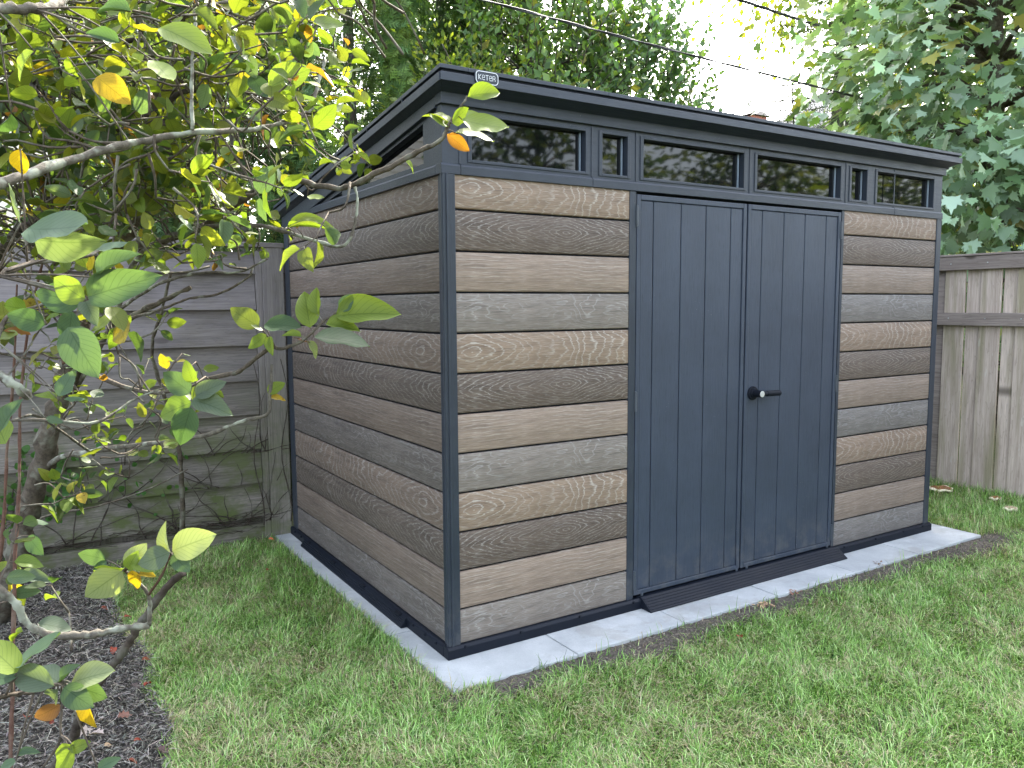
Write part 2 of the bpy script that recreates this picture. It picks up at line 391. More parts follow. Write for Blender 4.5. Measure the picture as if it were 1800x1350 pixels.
# colours (dark, light, line) for the four plank patterns on each panel
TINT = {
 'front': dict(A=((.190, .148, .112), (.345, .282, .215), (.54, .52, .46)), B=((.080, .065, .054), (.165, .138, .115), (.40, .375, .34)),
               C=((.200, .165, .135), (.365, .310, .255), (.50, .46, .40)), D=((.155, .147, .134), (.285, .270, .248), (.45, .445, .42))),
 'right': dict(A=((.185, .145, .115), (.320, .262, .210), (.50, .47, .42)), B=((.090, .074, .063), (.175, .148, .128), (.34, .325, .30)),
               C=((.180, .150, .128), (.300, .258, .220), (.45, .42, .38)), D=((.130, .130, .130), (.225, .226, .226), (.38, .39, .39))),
 'side':  dict(A=((.125, .103, .088), (.225, .190, .162), (.41, .40, .37)), B=((.072, .062, .054), (.145, .127, .112), (.31, .30, .28)),  # side copies darkened: that wall's shade is put into the plank colours
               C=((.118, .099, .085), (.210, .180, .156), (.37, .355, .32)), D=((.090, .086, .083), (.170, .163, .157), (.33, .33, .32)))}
SM = {}
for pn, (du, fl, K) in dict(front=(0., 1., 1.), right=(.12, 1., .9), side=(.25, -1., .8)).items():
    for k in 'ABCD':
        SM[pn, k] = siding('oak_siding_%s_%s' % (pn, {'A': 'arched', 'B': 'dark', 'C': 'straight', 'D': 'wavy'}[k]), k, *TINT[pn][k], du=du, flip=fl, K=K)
def plank(pn, k, mat):
    z0 = .068 if k == 0 else P0+k*PH+GAP; z1 = P0+(k+1)*PH-GAP if k < 11 else 1.915
    L = {'front': (.045, .903), 'right': (2.389, 3.256), 'side': (.043, 1.99)}[pn]
    t = .006; n = 2
    prof = [(.012, z0), (t, z0), (.0015, z0+.002), (0, z0+.0055), (0, z1-.0055), (.0015, z1-.002), (t, z1), (.012, z1)]
    V = []; UV = []
    for a in L:
        for (d, z) in prof:
            V.append((a, d, z) if pn != 'side' else (d, a, z)); UV.append((a-L[0], z-(P0+(k+.5)*PH)))
    m = len(prof); F = [(i, i+m, i+m+1, i+1) for i in range(m-1)]
    if pn == 'side': F = [f[::-1] for f in F]
    me = fmesh('plank', V, F, mat, uv=UV)
    return link('plank', me, shed)
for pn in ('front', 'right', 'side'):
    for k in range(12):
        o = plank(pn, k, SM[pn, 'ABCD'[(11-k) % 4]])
# corner posts with a stepped profile
def post(poly): return MB().prism(poly, 2, .066, 1.906)
post([(-.010, -.008), (.044, -.008), (.044, .004), (.044, .012), (.012, .012), (.012, .042), (-.004, .042), (-.004, .014), (-.010, .010)]).build('corner_post', M['framez'], shed, .0025)
MB().box(.004, .012, -.0125, -.006, .067, 1.905).build('post_bead', M['framez'], shed, .0015)
MB().box(-.0135, -.009, -.004, .006, .067, 1.905).build('post_bead', M['framez'], shed, .0015)
MB().box(W-.042, W+.006, -.006, .03, .066, 1.906).build('corner_post', M['framez'], shed, .0025)
MB().box(-.006, .035, D-.075, D+.004, .066, 1.906).build('corner_post', M['framez'], shed, .0025)
# base rim with screws
rim = MB().prism([(-.022, .0205), (-.022, .058), (-.012, .0685), (.02, .0685), (.02, .0205)], 0, -.020, W+.02)
rim.build('base_rim', M['base'], shed, .002)
rim = MB().prism([(-.020, .0205), (-.020, .058), (-.012, .068), (.02, .068), (.02, .0205)], 1, .021, D+.02)
rim.build('base_rim', M['base'], shed, .002)
MB().box(W-.02, W+.018, .021, D+.02, .0205, .067).build('base_rim', M['base'], shed, .002)
for x in (.057, .32, .624, .93, 2.46, 2.75, 3.02, 3.22):
    MB().cyl((x, -.0225, .060), (x, -.027, .062), .0065, .005, 8).build('screw', M['dark'], shed)
for y in (.083, .184, .30, 1.86, 1.98):
    MB().cyl((-.0205, y, .055), (-.026, y, .057), .0065, .005, 8).build('screw', M['dark'], shed)
# stepped vent skirt along the left side of the base
sk = empty_ = MB()
sk.prism([(-.048, .0205), (-.048, .030), (-.040, .036), (-.040, .040), (-.034, .042), (-.034, .048), (-.028, .050), (-.028, .056), (-.0202, .064), (-.0202, .0205)], 1, .372, 1.79)
sk = sk.build('base_skirt', M['base'], shed, .0012)
for y in (.42, .84, 1.26, 1.68): MB().box(-.034, -.020, y, y+.05, .0585, .0655).build('clip', M['dark'], shed, .002)
# threshold ramp in front of the doors
rp = MB()
rp.prism([(-.088, .0215), (-.088, .026), (-.020, .0745), (.03, .0745), (.03, .0215)], 0, .975, 2.372)
rp.prism([(-.088, .0215), (-.088, .026), (-.0225, .0725), (-.0225, .0215)], 0, 2.372, 2.40)
rp.build('threshold_ramp', M['base'], shed, .002)
for i in range(5):
    y = -.080+.012*i; z = .026+(y+.088)/.068*.0485
    MB().hexa([(.98, y, z), (2.395, y, z), (2.395, y+.006, z+.0043), (.98, y+.006, z+.0043), (.98, y-.0008, z+.002), (2.395, y-.0008, z+.002), (2.395, y+.0052, z+.0063), (.98, y+.0052, z+.0063)]).build('ramp_rib', M['base'], shed)
# door frame
MB().box(.903, .940, -.004, .03, .066, 1.906).build('door_frame', M['framez'], shed, .002)
MB().box(2.368, 2.389, -.004, .03, .066, 1.906).build('door_frame', M['framez'], shed, .002)
MB().box(.938, 2.37, .030, .045, .06, 1.91).build('door_backing', M['dark'], shed)
MB().box(1.632, 1.656, .027, .0295, .075, 1.895).build('door_stop', M['dark'], shed)
# two doors, each: rim, five boards, hinges, handle
def door(x0, x1, grooves, hx, side, label):
    z0, z1 = .082, 1.893
    d = MB().box(x0+.001, x1-.001, .010, .026, z0+.001, z1-.001).build('door', M['door'], shed); d['label'] = label
    r_ = .022
    for b_ in ((x0, x0+r_, z0, z1), (x1-r_, x1, z0, z1), (x0+r_+.0005, x1-r_-.0005, z1-r_*1.1, z1-.0005), (x0+r_+.0005, x1-r_-.0005, z0+.0005, z0+r_)):
        MB().box(b_[0], b_[1], -.004, .0095, b_[2], b_[3]).build('rim', M['door'], d, .003)
    e = [x0+r_+.001]+grooves+[x1-r_-.001]
    for a, b in zip(e[:-1], e[1:]):
        MB().box(a+.0022, b-.0022, .0010, .0098, z0+r_+.001, z1-r_*1.1-.001).build('door_board', M['door'], d, .0035)
    for z in (1.80, .98, .155):
        h = MB().cyl((hx, -.006, z-.045), (hx, -.006, z+.045), .0055, n=10); h.box(hx-.004, hx+.012*side, -.0052, -.001, z-.04, z+.04)
        h.build('hinge', M['metal'], d)
    return d
dl = door(.9445, 1.639, [1.044, 1.212, 1.370, 1.534], .944, 1, 'left dark grey door leaf without a handle')
dr = door(1.6495, 2.362, [1.754, 1.914, 2.076, 2.245], 2.3645, -1, 'right dark grey door leaf with a round rose and lever handle')
hx, hz = 1.709, .970
MB().cyl((hx, -.001, hz), (hx, -.010, hz), .036, .034, 32).build('handle_rose', M['dark'], dr, .003)
MB().cyl((hx, -.009, hz), (hx, -.018, hz), .026, .024, 28).build('handle_collar', M['dark'], dr, .002)
MB().cyl((hx, -.016, hz), (hx, -.062, hz), .0175, n=24).build('handle_neck', M['dark'], dr, .002)
MB().cyl((hx, -.0625, hz), (hx, -.065, hz), .0155, n=24).build('lock_cylinder', M['silver'], dr, .001)
MB().cyl((hx+.012, -.050, hz), (hx+.045, -.050, hz-.001), .0125, n=16).cyl((hx+.045, -.050, hz-.001), (hx+.145, -.050, hz-.003), .0145, .014, 20).build('handle_lever', M['dark'], dr, .003)
for x in (1.615, 1.69, .99, 2.33):
    MB().box(x, x+.012, -.006, .004, .070, .086).build('door_bolt', M['metal'], shed, .002)
# band under the windows, front and left side
jo = [-.0145, .069, .697, 2.826, W+.010]
for a, b in zip(jo[:-1], jo[1:]):
    MB().prism([(-.009, 1.9045), (-.009, 1.936), (-.0045, 1.944), (.04, 1.944), (.04, 1.9045)], 0, a+.0008, b-.0008).build('window_band', M['frame'], shed, .002)
MB().prism([(-.0142, 1.9045), (-.0142, 1.936), (-.0075, 1.944), (.035, 1.944), (.035, 1.9045)], 1, .0405, D+.01).build('window_band', M['frame'], shed, .002)
# clerestory front
ops = [(.121, .663), (.752, .889), (.980, 1.612), (1.706, 2.348), (2.441, 2.575), (2.668, 3.211)]
ZB, ZT = 1.966, 2.130
CLZ = 1.9445
cl = MB(); cl.box(-.006, W+.004, .0005, .04, CLZ, ZB); cl.box(-.006, W+.004, .0005, .04, ZT, 2.162)
ed = [-.006]+[v for o_ in ops for v in o_]+[W+.004]
for a, b in zip(ed[::2], ed[1::2]): cl.box(a, b, .0005, .04, ZB, ZT)
cl.build('window_surround', M['frame'], shed)
for x in (.069, .697, .939, 1.655, 2.395, 2.826): MB().box(x-.0035, x+.0035, -.0025, .0004, CLZ+.001, 2.157).build('surround_joint', M['frame'], shed, .001)
for (a, b) in ops:
    fr = MB()
    for q in ((a-.018, a, ZB-.012, ZT+.012), (b, b+.018, ZB-.012, ZT+.012), (a, b, ZB-.012, ZB), (a, b, ZT, ZT+.012)):
        fr.box(q[0], q[1], -.0035, .0003, q[2], q[3])
    win = MB().box(a+.001, b-.001, .034, .038, ZB+.001, ZT-.001).build('window', M['pane'], shed)
    o = link('frame', fr.build('tmp', M['frame']).data); bpy.data.objects.remove(bpy.data.objects['tmp'])
    o.parent = win; o.location = (0, 0, 0); m = o.modifiers.new('bevel', 'BEVEL'); m.width = .0025; m.segments = 2
    MB().box(b-.010, b-.006, .024, .0335, ZB+.002, ZT-.002).build('highlight_bead', M['highlight_bead'], win, .001)
MB().box(W-.04, W+.003, .04, D, 1.9445, 2.02).build('window_surround', M['frame'], shed)
# clerestory left side: trapezoid window, louvred vent
def zt(y): return 2.158-.146*(y+.015)
side = MB()
def quad(ya, yb, za0, zb0, za1, zb1, x0=.0005, x1=.036):
    side.hexa([(x0, ya, za0), (x1, ya, za0), (x1, yb, zb0), (x0, yb, zb0), (x0, ya, za1), (x1, ya, za1), (x1, yb, zb1), (x0, yb, zb1)])
def zw(y): return 2.117-.146*(y-.17)
quad(.0405, .17, 1.9445, 1.9445, zt(.0405)+.01, zt(.17)+.01)
quad(.17, 1.0, 1.9445, 1.9445, 1.966, 1.966); quad(.17, 1.0, zw(.17), zw(1.0), zt(.17)+.01, zt(1.0)+.01)
quad(1.0, 1.08, 1.9445, 1.9445, zt(1.0)+.01, zt(1.08)+.01)
quad(1.08, 1.62, 1.9445, 1.9445, 1.9485, 1.9485)
quad(1.08, 1.62, zt(1.08)-.025, zt(1.62)-.012, zt(1.08)+.01, zt(1.62)+.01)
quad(1.62, D-.002, 1.9445, 1.905, max(zt(1.62)+.01, 1.95), 1.952)
side.build('window_surround', M['frame'], shed)
wn_ = MB().hexa([(.030, .171, 1.967), (.034, .171, 1.967), (.034, .999, 1.967), (.030, .999, 1.967), (.030, .171, zw(.171)-.001), (.034, .171, zw(.171)-.001), (.034, .999, zw(.999)-.001), (.030, .999, zw(.999)-.001)]).build('window', M['pane'], shed)
MB().box(.028, .034, 1.081, 1.619, 1.949, 1.985).build('vent', M['dark'], shed)
ve = bpy.data.objects['vent']
for i in range(3):
    z = 1.9495+.0125*i; y1 = min(1.61, -.015+(2.158-z-.03)/.146)
    if y1 > 1.1: MB().hexa([(.004, 1.082, z-.001), (.022, 1.082, z+.006), (.022, y1, z+.006), (.004, y1, z-.001), (.004, 1.082, z+.002), (.022, 1.082, z+.009), (.022, y1, z+.009), (.004, y1, z+.002)]).build('louvre', M['frame'], ve)
# cornice, soffit, fascia, roof trim: all follow the roof slope
S = -.1247
def rz(y, z): return z+S*(y+.08)
MB().prism([(-.015, 2.158), (-.015, 2.200), (.04, 2.215), (.04, 2.158)], 0, -.014, W+.014).build('cornice', M['frame'], shed, .002)
co_ = MB()
co_.hexa([(-.015, .0405, zt(.04)), (.036, .0405, zt(.04)), (.036, D, zt(D)), (-.015, D, zt(D)), (-.015, .0405, rz(.04, 2.205)), (.036, .0405, rz(.04, 2.205)), (.036, D, rz(D, 2.205)), (-.015, D, rz(D, 2.205))])
co_.build('cornice', M['frame'], shed, .002)
rb = 2.10
def slab(x0, x1, y0, y1, z0, z1, name, mat, bev=.002):
    return MB().hexa([(x0, y0, rz(y0, z0)), (x1, y0, rz(y0, z0)), (x1, y1, rz(y1, z0)), (x0, y1, rz(y1, z0)), (x0, y0, rz(y0, z1)), (x1, y0, rz(y0, z1)), (x1, y1, rz(y1, z1)), (x0, y1, rz(y1, z1))]).build(name, mat, shed, bev)
# sloping soffit boards, front and left
MB().hexa([(-.045, -.080, 2.222), (W+.045, -.080, 2.222), (W+.02, -.014, 2.199), (-.014, -.014, 2.199), (-.045, -.080, 2.245), (W+.045, -.080, 2.245), (W+.02, -.014, 2.245), (-.014, -.014, 2.245)]).build('soffit', M['frame'], shed)
MB().hexa([(-.047, -.079, rz(-.08, 2.221)), (-.0135, -.0135, rz(-.02, 2.206)), (-.0135, rb, rz(rb, 2.206)), (-.047, rb, rz(rb, 2.221)), (-.047, -.079, rz(-.08, 2.243)), (-.0135, -.0135, rz(-.02, 2.243)), (-.0135, rb, rz(rb, 2.243)), (-.047, rb, rz(rb, 2.243))]).build('soffit', M['frame'], shed)
slab(-.012, W+.045, -.012, rb, 2.206, 2.249, 'roof_core', M['dark'], 0)
# fascia (lower), recessed groove, trim (upper)
MB().hexa([(-.051, -.086, 2.2195), (W+.051, -.086, 2.2195), (W+.045, -.0745, 2.2195), (-.045, -.0745, 2.2195), (-.051, -.086, 2.250), (W+.051, -.086, 2.250), (W+.045, -.0745, 2.249), (-.045, -.0745, 2.249)]).build('fascia', M['frame'], shed, .0015)
for (xa, xb) in ((-.051, -.0425), (W+.0425, W+.051)):
    MB().hexa([(xa, -.074, rz(-.08, 2.2195)), (xb, -.074, rz(-.08, 2.2195)), (xb, rb, rz(rb, 2.2195)), (xa, rb, rz(rb, 2.2195)), (xa, -.074, rz(-.08, 2.250)), (xb, -.074, rz(-.08, 2.250)), (xb, rb, rz(rb, 2.250)), (xa, rb, rz(rb, 2.250))]).build('fascia', M['frame'], shed, .0015)
slab(-.040, W+.040, -.073, rb, 2.250, 2.2615, 'roof_gutter', M['dark'], 0)
js = [-.051, .066, .72, 1.36, 2.0, 2.67, W+.051]
for a, b in zip(js[:-1], js[1:]):
    MB().hexa([(a+.0005, -.082, 2.2625), (b-.0005, -.082, 2.2625), (b-.0005, .0, 2.2525), (a+.0005, .0, 2.2525), (a+.0005, -.082, 2.2775), (b-.0005, -.082, 2.2775), (b-.0005, .0, 2.2675), (a+.0005, .0, 2.2675)]).build('roof_trim', M['frame'], shed, .0015)
ysj = [.0005, .25, .62, 1.0, 1.38, 1.76, rb]
for a, b in zip(ysj[:-1], ysj[1:]):
    slab(-.051, .0, a, b-.001, 2.2625, 2.2775, 'roof_trim', M['frame'], .0015)
    MB().box(-.052, -.044, b-.004, b+.001, rz(b, 2.2505), rz(b, 2.2615)).build('trim_tab', M['frame'], shed)
slab(.0005, W+.051, .0005, rb, 2.2625, 2.2765, 'roof_panel', M['frame'], .0015)
# maker's badge on the roof edge
bcx, bcz, bw, bh = .139, 2.2485, .050, .0245
def rrect(w_, h_, r_, n=6):
    out = []
    for cx, cz, a0 in ((w_-r_, h_-r_, 0), (-w_+r_, h_-r_, 90), (-w_+r_, -h_+r_, 180), (w_-r_, -h_+r_, 270)):
        for i in range(n+1):
            t = R(a0+90*i/n); out.append((bcx+cx+r_*math.cos(t), bcz+cz+r_*math.sin(t)))
    return out
bd = MB().prism(rrect(bw, bh, .016), 1, -.0905, -.082).build('badge', M['frame'], shed)
ring = MB(); A_ = rrect(bw-.002, bh-.002, .0145); B_ = rrect(bw-.0045, bh-.0045, .0125); k = len(A_)
for i in range(k):
    j = (i+1) % k; n = len(ring.v)
    ring.v += [(A_[i][0], -.0915, A_[i][1]), (A_[j][0], -.0915, A_[j][1]), (B_[j][0], -.0915, B_[j][1]), (B_[i][0], -.0915, B_[i][1])]
    ring.f.append((n, n+1, n+2, n+3))
ring.build('badge_outline', M['white_print'], bd)
let = {'K': [[(0, 0), (0, 1)], [(.75, 1), (0, .45), (.8, 0)]], 'e': [[(.02, .5), (.8, .5), (.8, .85), (.5, 1), (.15, .95), (0, .7), (0, .25), (.2, 0), (.8, .02)]],
       'T': [[(0, 1), (.85, 1)], [(.42, 1), (.42, 0)]], 'R': [[(0, 0), (0, 1), (.6, 1), (.8, .85), (.75, .6), (.5, .5), (0, .5)], [(.45, .5), (.8, .25), (.8, 0)]]}
x = bcx-.036; tb = MB()
for ch in 'KeTeR':
    for st_ in let[ch]:
        for (p, q) in zip(st_[:-1], st_[1:]):
            a = Vector((x+p[0]*.013, 0, bcz-.008+p[1]*.017)); b = Vector((x+q[0]*.013, 0, bcz-.008+q[1]*.017))
            d = (b-a).normalized(); nrm = Vector((-d.z, 0, d.x))*.0011; a -= d*.0008; b += d*.0008; n = len(tb.v)
            for (pp, yy) in ((a-nrm, -.0918), (b-nrm, -.0918), (b+nrm, -.0918), (a+nrm, -.0918)): tb.v.append((pp.x, yy, pp.z))
            tb.f.append((n, n+1, n+2, n+3))
    x += .0150
tb.build('badge_lettering', M['white_print'], bd)

# ---------------------------------------------------------------- left fence: overlapping horizontal boards
M['fl'] = weathered('grey_fence_board', 0, (.080, .071, .062), (.285, .258, .232), moss=.95)
M['flz'] = weathered('grey_fence_post', 2, (.11, .10, .088), (.29, .265, .235), moss=.6)
M['fr'] = weathered('tan_fence_board', 2, (.34, .275, .23), (.70, .60, .52), lich=.5)
M['frr'] = weathered('brown_fence_rail', 1, (.15, .12, .105), (.34, .295, .265))
lf = empty('board_fence', (-.1, 2.15, 0), 'old grey fence of overlapping horizontal boards with green moss, behind the leafy shrub', 'fence')
FY = 2.135
tops = [1.735, 1.607, 1.397, 1.185, .975, .773, .565, .356, .148]
spans = [(-2.62, -.172), (-5.1, -2.70)]
for (xa, xb) in spans:
    for i in range(8):
        z0 = tops[i+1]; z1 = tops[i]+.022 if i else tops[0]
        dz = random.uniform(-.004, .004)*1.5; lean = .036
        MB().hexa([(xa, FY-lean, z0+dz), (xb, FY-lean, z0), (xb, FY-lean+.018, z0), (xa, FY-lean+.018, z0+dz),
                   (xa, FY, z1+dz), (xb, FY, z1), (xb, FY+.014, z1), (xa, FY+.014, z1+dz)]).build('board', M['fl'], lf, .002)
    MB().box(xa-.03, xb+.03, FY-.03, FY+.008, -.06, .104).build('kickboard', M['fl'], lf, .003)
    MB().box(xa, xb, FY+.035, FY+.06, -.05, .19).build('gap_backing', M['flz'], lf)  # added backing that keeps the gap above the kickboard dark
    MB().box(xa, xb, FY+.03, FY+.07, .20, .29).build('rail', M['flz'], lf); MB().box(xa, xb, FY+.03, FY+.07, 1.5, 1.59).build('rail', M['flz'], lf)
for x in (-.0865, -2.66):
    MB().box(x-.082, x-.046, FY-.036, FY+.05, -.05, 1.742).build('post', M['flz'], lf, .003)
    MB().box(x-.045, x+.080, FY-.046, FY+.06, -.05, 1.760).build('post', M['flz'], lf, .003)
MB().box(-5.1, .0, FY-.05, FY+.05, 1.762, 1.79).build('cap_rail', M['fl'], lf, .003)
# fence carries on behind the shed
for i in range(8):
    MB().hexa([(.0, FY-.02, tops[i+1]), (4.72, FY-.02, tops[i+1]), (4.72, FY-.004, tops[i+1]), (.0, FY-.004, tops[i+1]), (.0, FY, tops[i]+.02), (4.72, FY, tops[i]+.02), (4.72, FY+.014, tops[i]+.02), (.0, FY+.014, tops[i]+.02)]).build('board', M['fl'], lf)
# ---------------------------------------------------------------- right fence: vertical boards and rails
rf = empty('picket_fence', (4.76, .3, 0), 'weathered tan fence of vertical boards with two brown rails, at the right edge', 'fence')
FX = 4.72
MB().box(FX+.02, FX+.11, .770, .860, -.05, 1.74).build('post', M['frr'], rf, .004)
MB().box(FX+.02, FX+.11, -1.65, -1.56, -.05, 1.74).build('post', M['frr'], rf, .004)
y = .760; i = 0
while y > -3.2:
    wd = .153 if i % 2 == 0 else .098
    wd += random.uniform(-.004, .004)
    x0 = FX+(.0 if i % 2 == 0 else .02)+random.uniform(-.002, .002)
    MB().box(x0, x0+.017, y-wd, y, random.uniform(-.03, 0), 1.725+random.uniform(-.004, .004)).build('fence_board', M['fr'], rf, .003)
    y -= wd+.006; i += 1
y = .868
while y < 2.1:
    MB().box(FX+.005, FX+.022, y, y+.145, -.02, 1.72).build('fence_board', M['fr'], rf, .003); y += .150
MB().box(FX-.038, FX-.001, -3.2, 2.1, 1.657, 1.757).build('rail', M['frr'], rf, .004)
MB().box(FX-.045, FX+.10, -3.2, 2.1, 1.759, 1.775).build('cap_rail', M['frr'], rf, .004)
MB().box(FX-.038, FX-.001, -3.2, 2.1, 1.240, 1.337).build('rail', M['frr'], rf, .004)
for y in (.70, .43, .18, -.1): 
    for z in (1.705, 1.295): MB().cyl((FX-.039, y, z), (FX-.041, y, z), .005, n=8).build('nail', M['silver'], rf)
print('structures done')

# ================================================================ vegetation
M['leaf'] = leafmat('broad_leaf', .58, .5, .3)
M['leafs'] = leafmat('small_leaf', .55, .45, .4, veins=False)
M['maple'] = leafmat('maple_leaf', .38, .38, .6, veins=False)
M['thuja'] = leafmat('thuja_spray', .3, .6, .3, veins=False)
M['grass'] = leafmat('grass_blade', .22, .5, .3, veins=False)
M['litter'] = leafmat('dry_litter', .1, .8, .2, veins=False)
M['bark'] = barkmat('grey_brown_bark', (.04, .033, .025), (.12, .10, .078), .25)
M['barkl'] = barkmat('lichen_bark', (.05, .044, .036), (.15, .135, .11), .7)
M['barkd'] = barkmat('dark_bark', (.022, .018, .015), (.075, .06, .048), .15)
M['barkr'] = barkmat('reddish_cane_bark', (.055, .028, .02), (.13, .075, .055), .1)

def colors(n, pal, var=.22):
    """pal: list of (weight, (r,g,b))"""
    w_ = np.array([p[0] for p in pal], float); w_ /= w_.sum(); k = rng.choice(len(pal), n, p=w_)
    C = np.array([p[1] for p in pal])[k]*(1+var*(rng.random((n, 1))*2-1)); C *= 1+.08*(rng.random((n, 3))*2-1)
    return np.clip(C, .004, .9)
def rdir(n):
    v = rng.standard_normal((n, 3)); return norm(v)
# --- leaf templates (axis +y, normal +z, length 1)
def ovate(rows, width, fold, droop, wave=0.):
    u = np.linspace(0, 1, rows); V = []; UV = []
    for i, t in enumerate(u):
        w_ = width*.5*(math.sin(math.pi*t**.78)**.75 if 0 < t < 1 else .015)
        z = -droop*t*t; wv = wave*math.sin(t*14)
        for sgn in (-1, 0, 1): V.append((sgn*w_, t, z+fold*abs(sgn)*w_+wv*sgn*(.5+.5*sgn))); UV.append((t, sgn))
    F = [(3*i+k, 3*i+k+1, 3*i+k+4, 3*i+k+3) for i in range(rows-1) for k in (0, 1)]
    return np.array(V), np.array(F), np.array(UV, float)
VIB = [ovate(11, .66, .25, .14, .022), ovate(11, .60, .5, .36, .03), ovate(11, .72, .16, -.14, .035), ovate(11, .5, .9, .26, .03)]
LEAF4 = (np.array([(0, 0, 0), (-.30, .45, .06), (0, .5, 0), (.30, .45, .06), (0, 1, -.06)]), np.array([(0, 2, 1), (0, 3, 2), (1, 2, 4), (2, 3, 4)]))
DIAM = (np.array([(0, 0, 0), (-.3, .5, .06), (0, 1, 0), (.3, .5, .06)]), np.array([(0, 3, 2, 1)]))
def maple():
    pts = [(0, 0), (.16, .04), (.42, -.06), (.34, .14), (.56, .30), (.40, .33), (.46, .56), (.24, .46), (.20, .66), (.10, .70), (0, 1.0)]
    out = pts+[(-x, y) for x, y in pts[-2:0:-1]]
    V = [(0, .30, .0)]+[(x, y, .10*abs(x)-.12*(y-.3)**2) for x, y in out]; k = len(out)
    return np.array(V), np.array([(0, 1+i, 1+(i+1) % k) for i in range(k)])
MAP = maple()
def spray():
    V = []; F = []
    def fin(x0, y0, a, L, w_):
        dx, dy = math.sin(a), math.cos(a); n = len(V)
        V.extend([(x0-dy*w_, y0+dx*w_, 0), (x0+dy*w_, y0-dx*w_, 0), (x0+dx*L, y0+dy*L, -.03*L)]); F.append((n, n+1, n+2))
    fin(0, 0, 0, 1, .035)
    for i, (y, L) in enumerate(((.15, .46), (.38, .46), (.62, .34))):
        fin(0, y, .75, L, .065); fin(0, y+.08, -.75, L, .065)
    return np.array(V), np.array(F)
SPR = spray()
def needles():
    V = []; F = []
    for i in range(16):
        y = i/16; a = 1.0 if i % 2 else -1.0; n = len(V); L = .26*(1-.5*y); dx, dy = math.sin(a)*L, math.cos(a)*L; z = (-1)**(i//2)*.08
        V += [(-.0, y, 0), (0, y+.045, 0), (dx, y+dy, z)]; F.append((n, n+1, n+2))
    V += [(-.014, 0, 0), (.014, 0, 0), (0, 1, 0)]; F.append((len(V)-3, len(V)-2, len(V)-1))
    return np.array(V, float), np.array(F)
NEE = needles()

def put_leaves(root, P, Mx, S, C, tmpls, ti, mat, nobj, name='leaf', stuffname='foliage', ncol=10):
    """the nobj leaves that show largest become objects, the rest one mesh of stuff"""
    px, py, dp = project(P); size = S/np.maximum(dp, .05)
    vis = (px > -30) & (px < 1830) & (py > -30) & (py < 1380) & (dp > .1)
    order = np.argsort(-np.where(vis, size, -1)); big = order[:nobj] if nobj else np.array([], int)
    big = big[vis[big]] if len(big) else big
    rest = np.setdiff1d(np.arange(len(P)), big)
    meshes = {}
    rl = np.array(root.location)
    # palette of colours for the shared meshes
    if len(big):
        cb = C[big]; keys = [0]; dm = ((cb-cb[0])**2).sum(1)
        while len(keys) < min(ncol, len(big)): keys.append(int(np.argmax(dm))); dm = np.minimum(dm, ((cb-cb[keys[-1]])**2).sum(1))
        keyc = cb[keys]
        for i in big:
            k = int(np.argmin(((keyc-C[i])**2).sum(1)))
            if (ti[i], k) not in meshes:
                T = tmpls[ti[i]]; cc = np.repeat(keyc[k][None], len(T[0]), 0)
                meshes[ti[i], k] = fmesh(name, T[0], T[1], mat, uv=T[2] if len(T) > 2 else None, colr=cc, smooth=True)
            o = bpy.data.objects.new(name, meshes[ti[i], k]); col.objects.link(o); o.parent = root
            m4 = Matrix.Identity(4); mm = Mx[i]*S[i]
            for a in range(3):
                for b in range(3): m4[a][b] = mm[a, b]
                m4[a][3] = P[i][a]-rl[a]
            o.matrix_local = m4
    Vs = []; Fs = []; Cs = []; Us = []; b0 = 0
    for t in range(len(tmpls)):
        idx = rest[ti[rest] == t]
        if not len(idx): continue
        T = tmpls[t]; V, F, Cc = scatter(T[0], T[1], P[idx], Mx[idx], S[idx], C[idx]); Vs.append(V); Fs.append(F+b0); Cs.append(Cc); b0 += len(V)
        if len(T) > 2: Us.append(np.tile(T[2], (len(idx), 1)))
    if Vs:
        me = fmesh(stuffname, np.concatenate(Vs), np.concatenate(Fs), mat, uv=np.concatenate(Us) if Us else None, colr=np.concatenate(Cs), smooth=True)
        o = link(stuffname, me, root); 
        if nobj: o['kind'] = 'stuff'
        return o

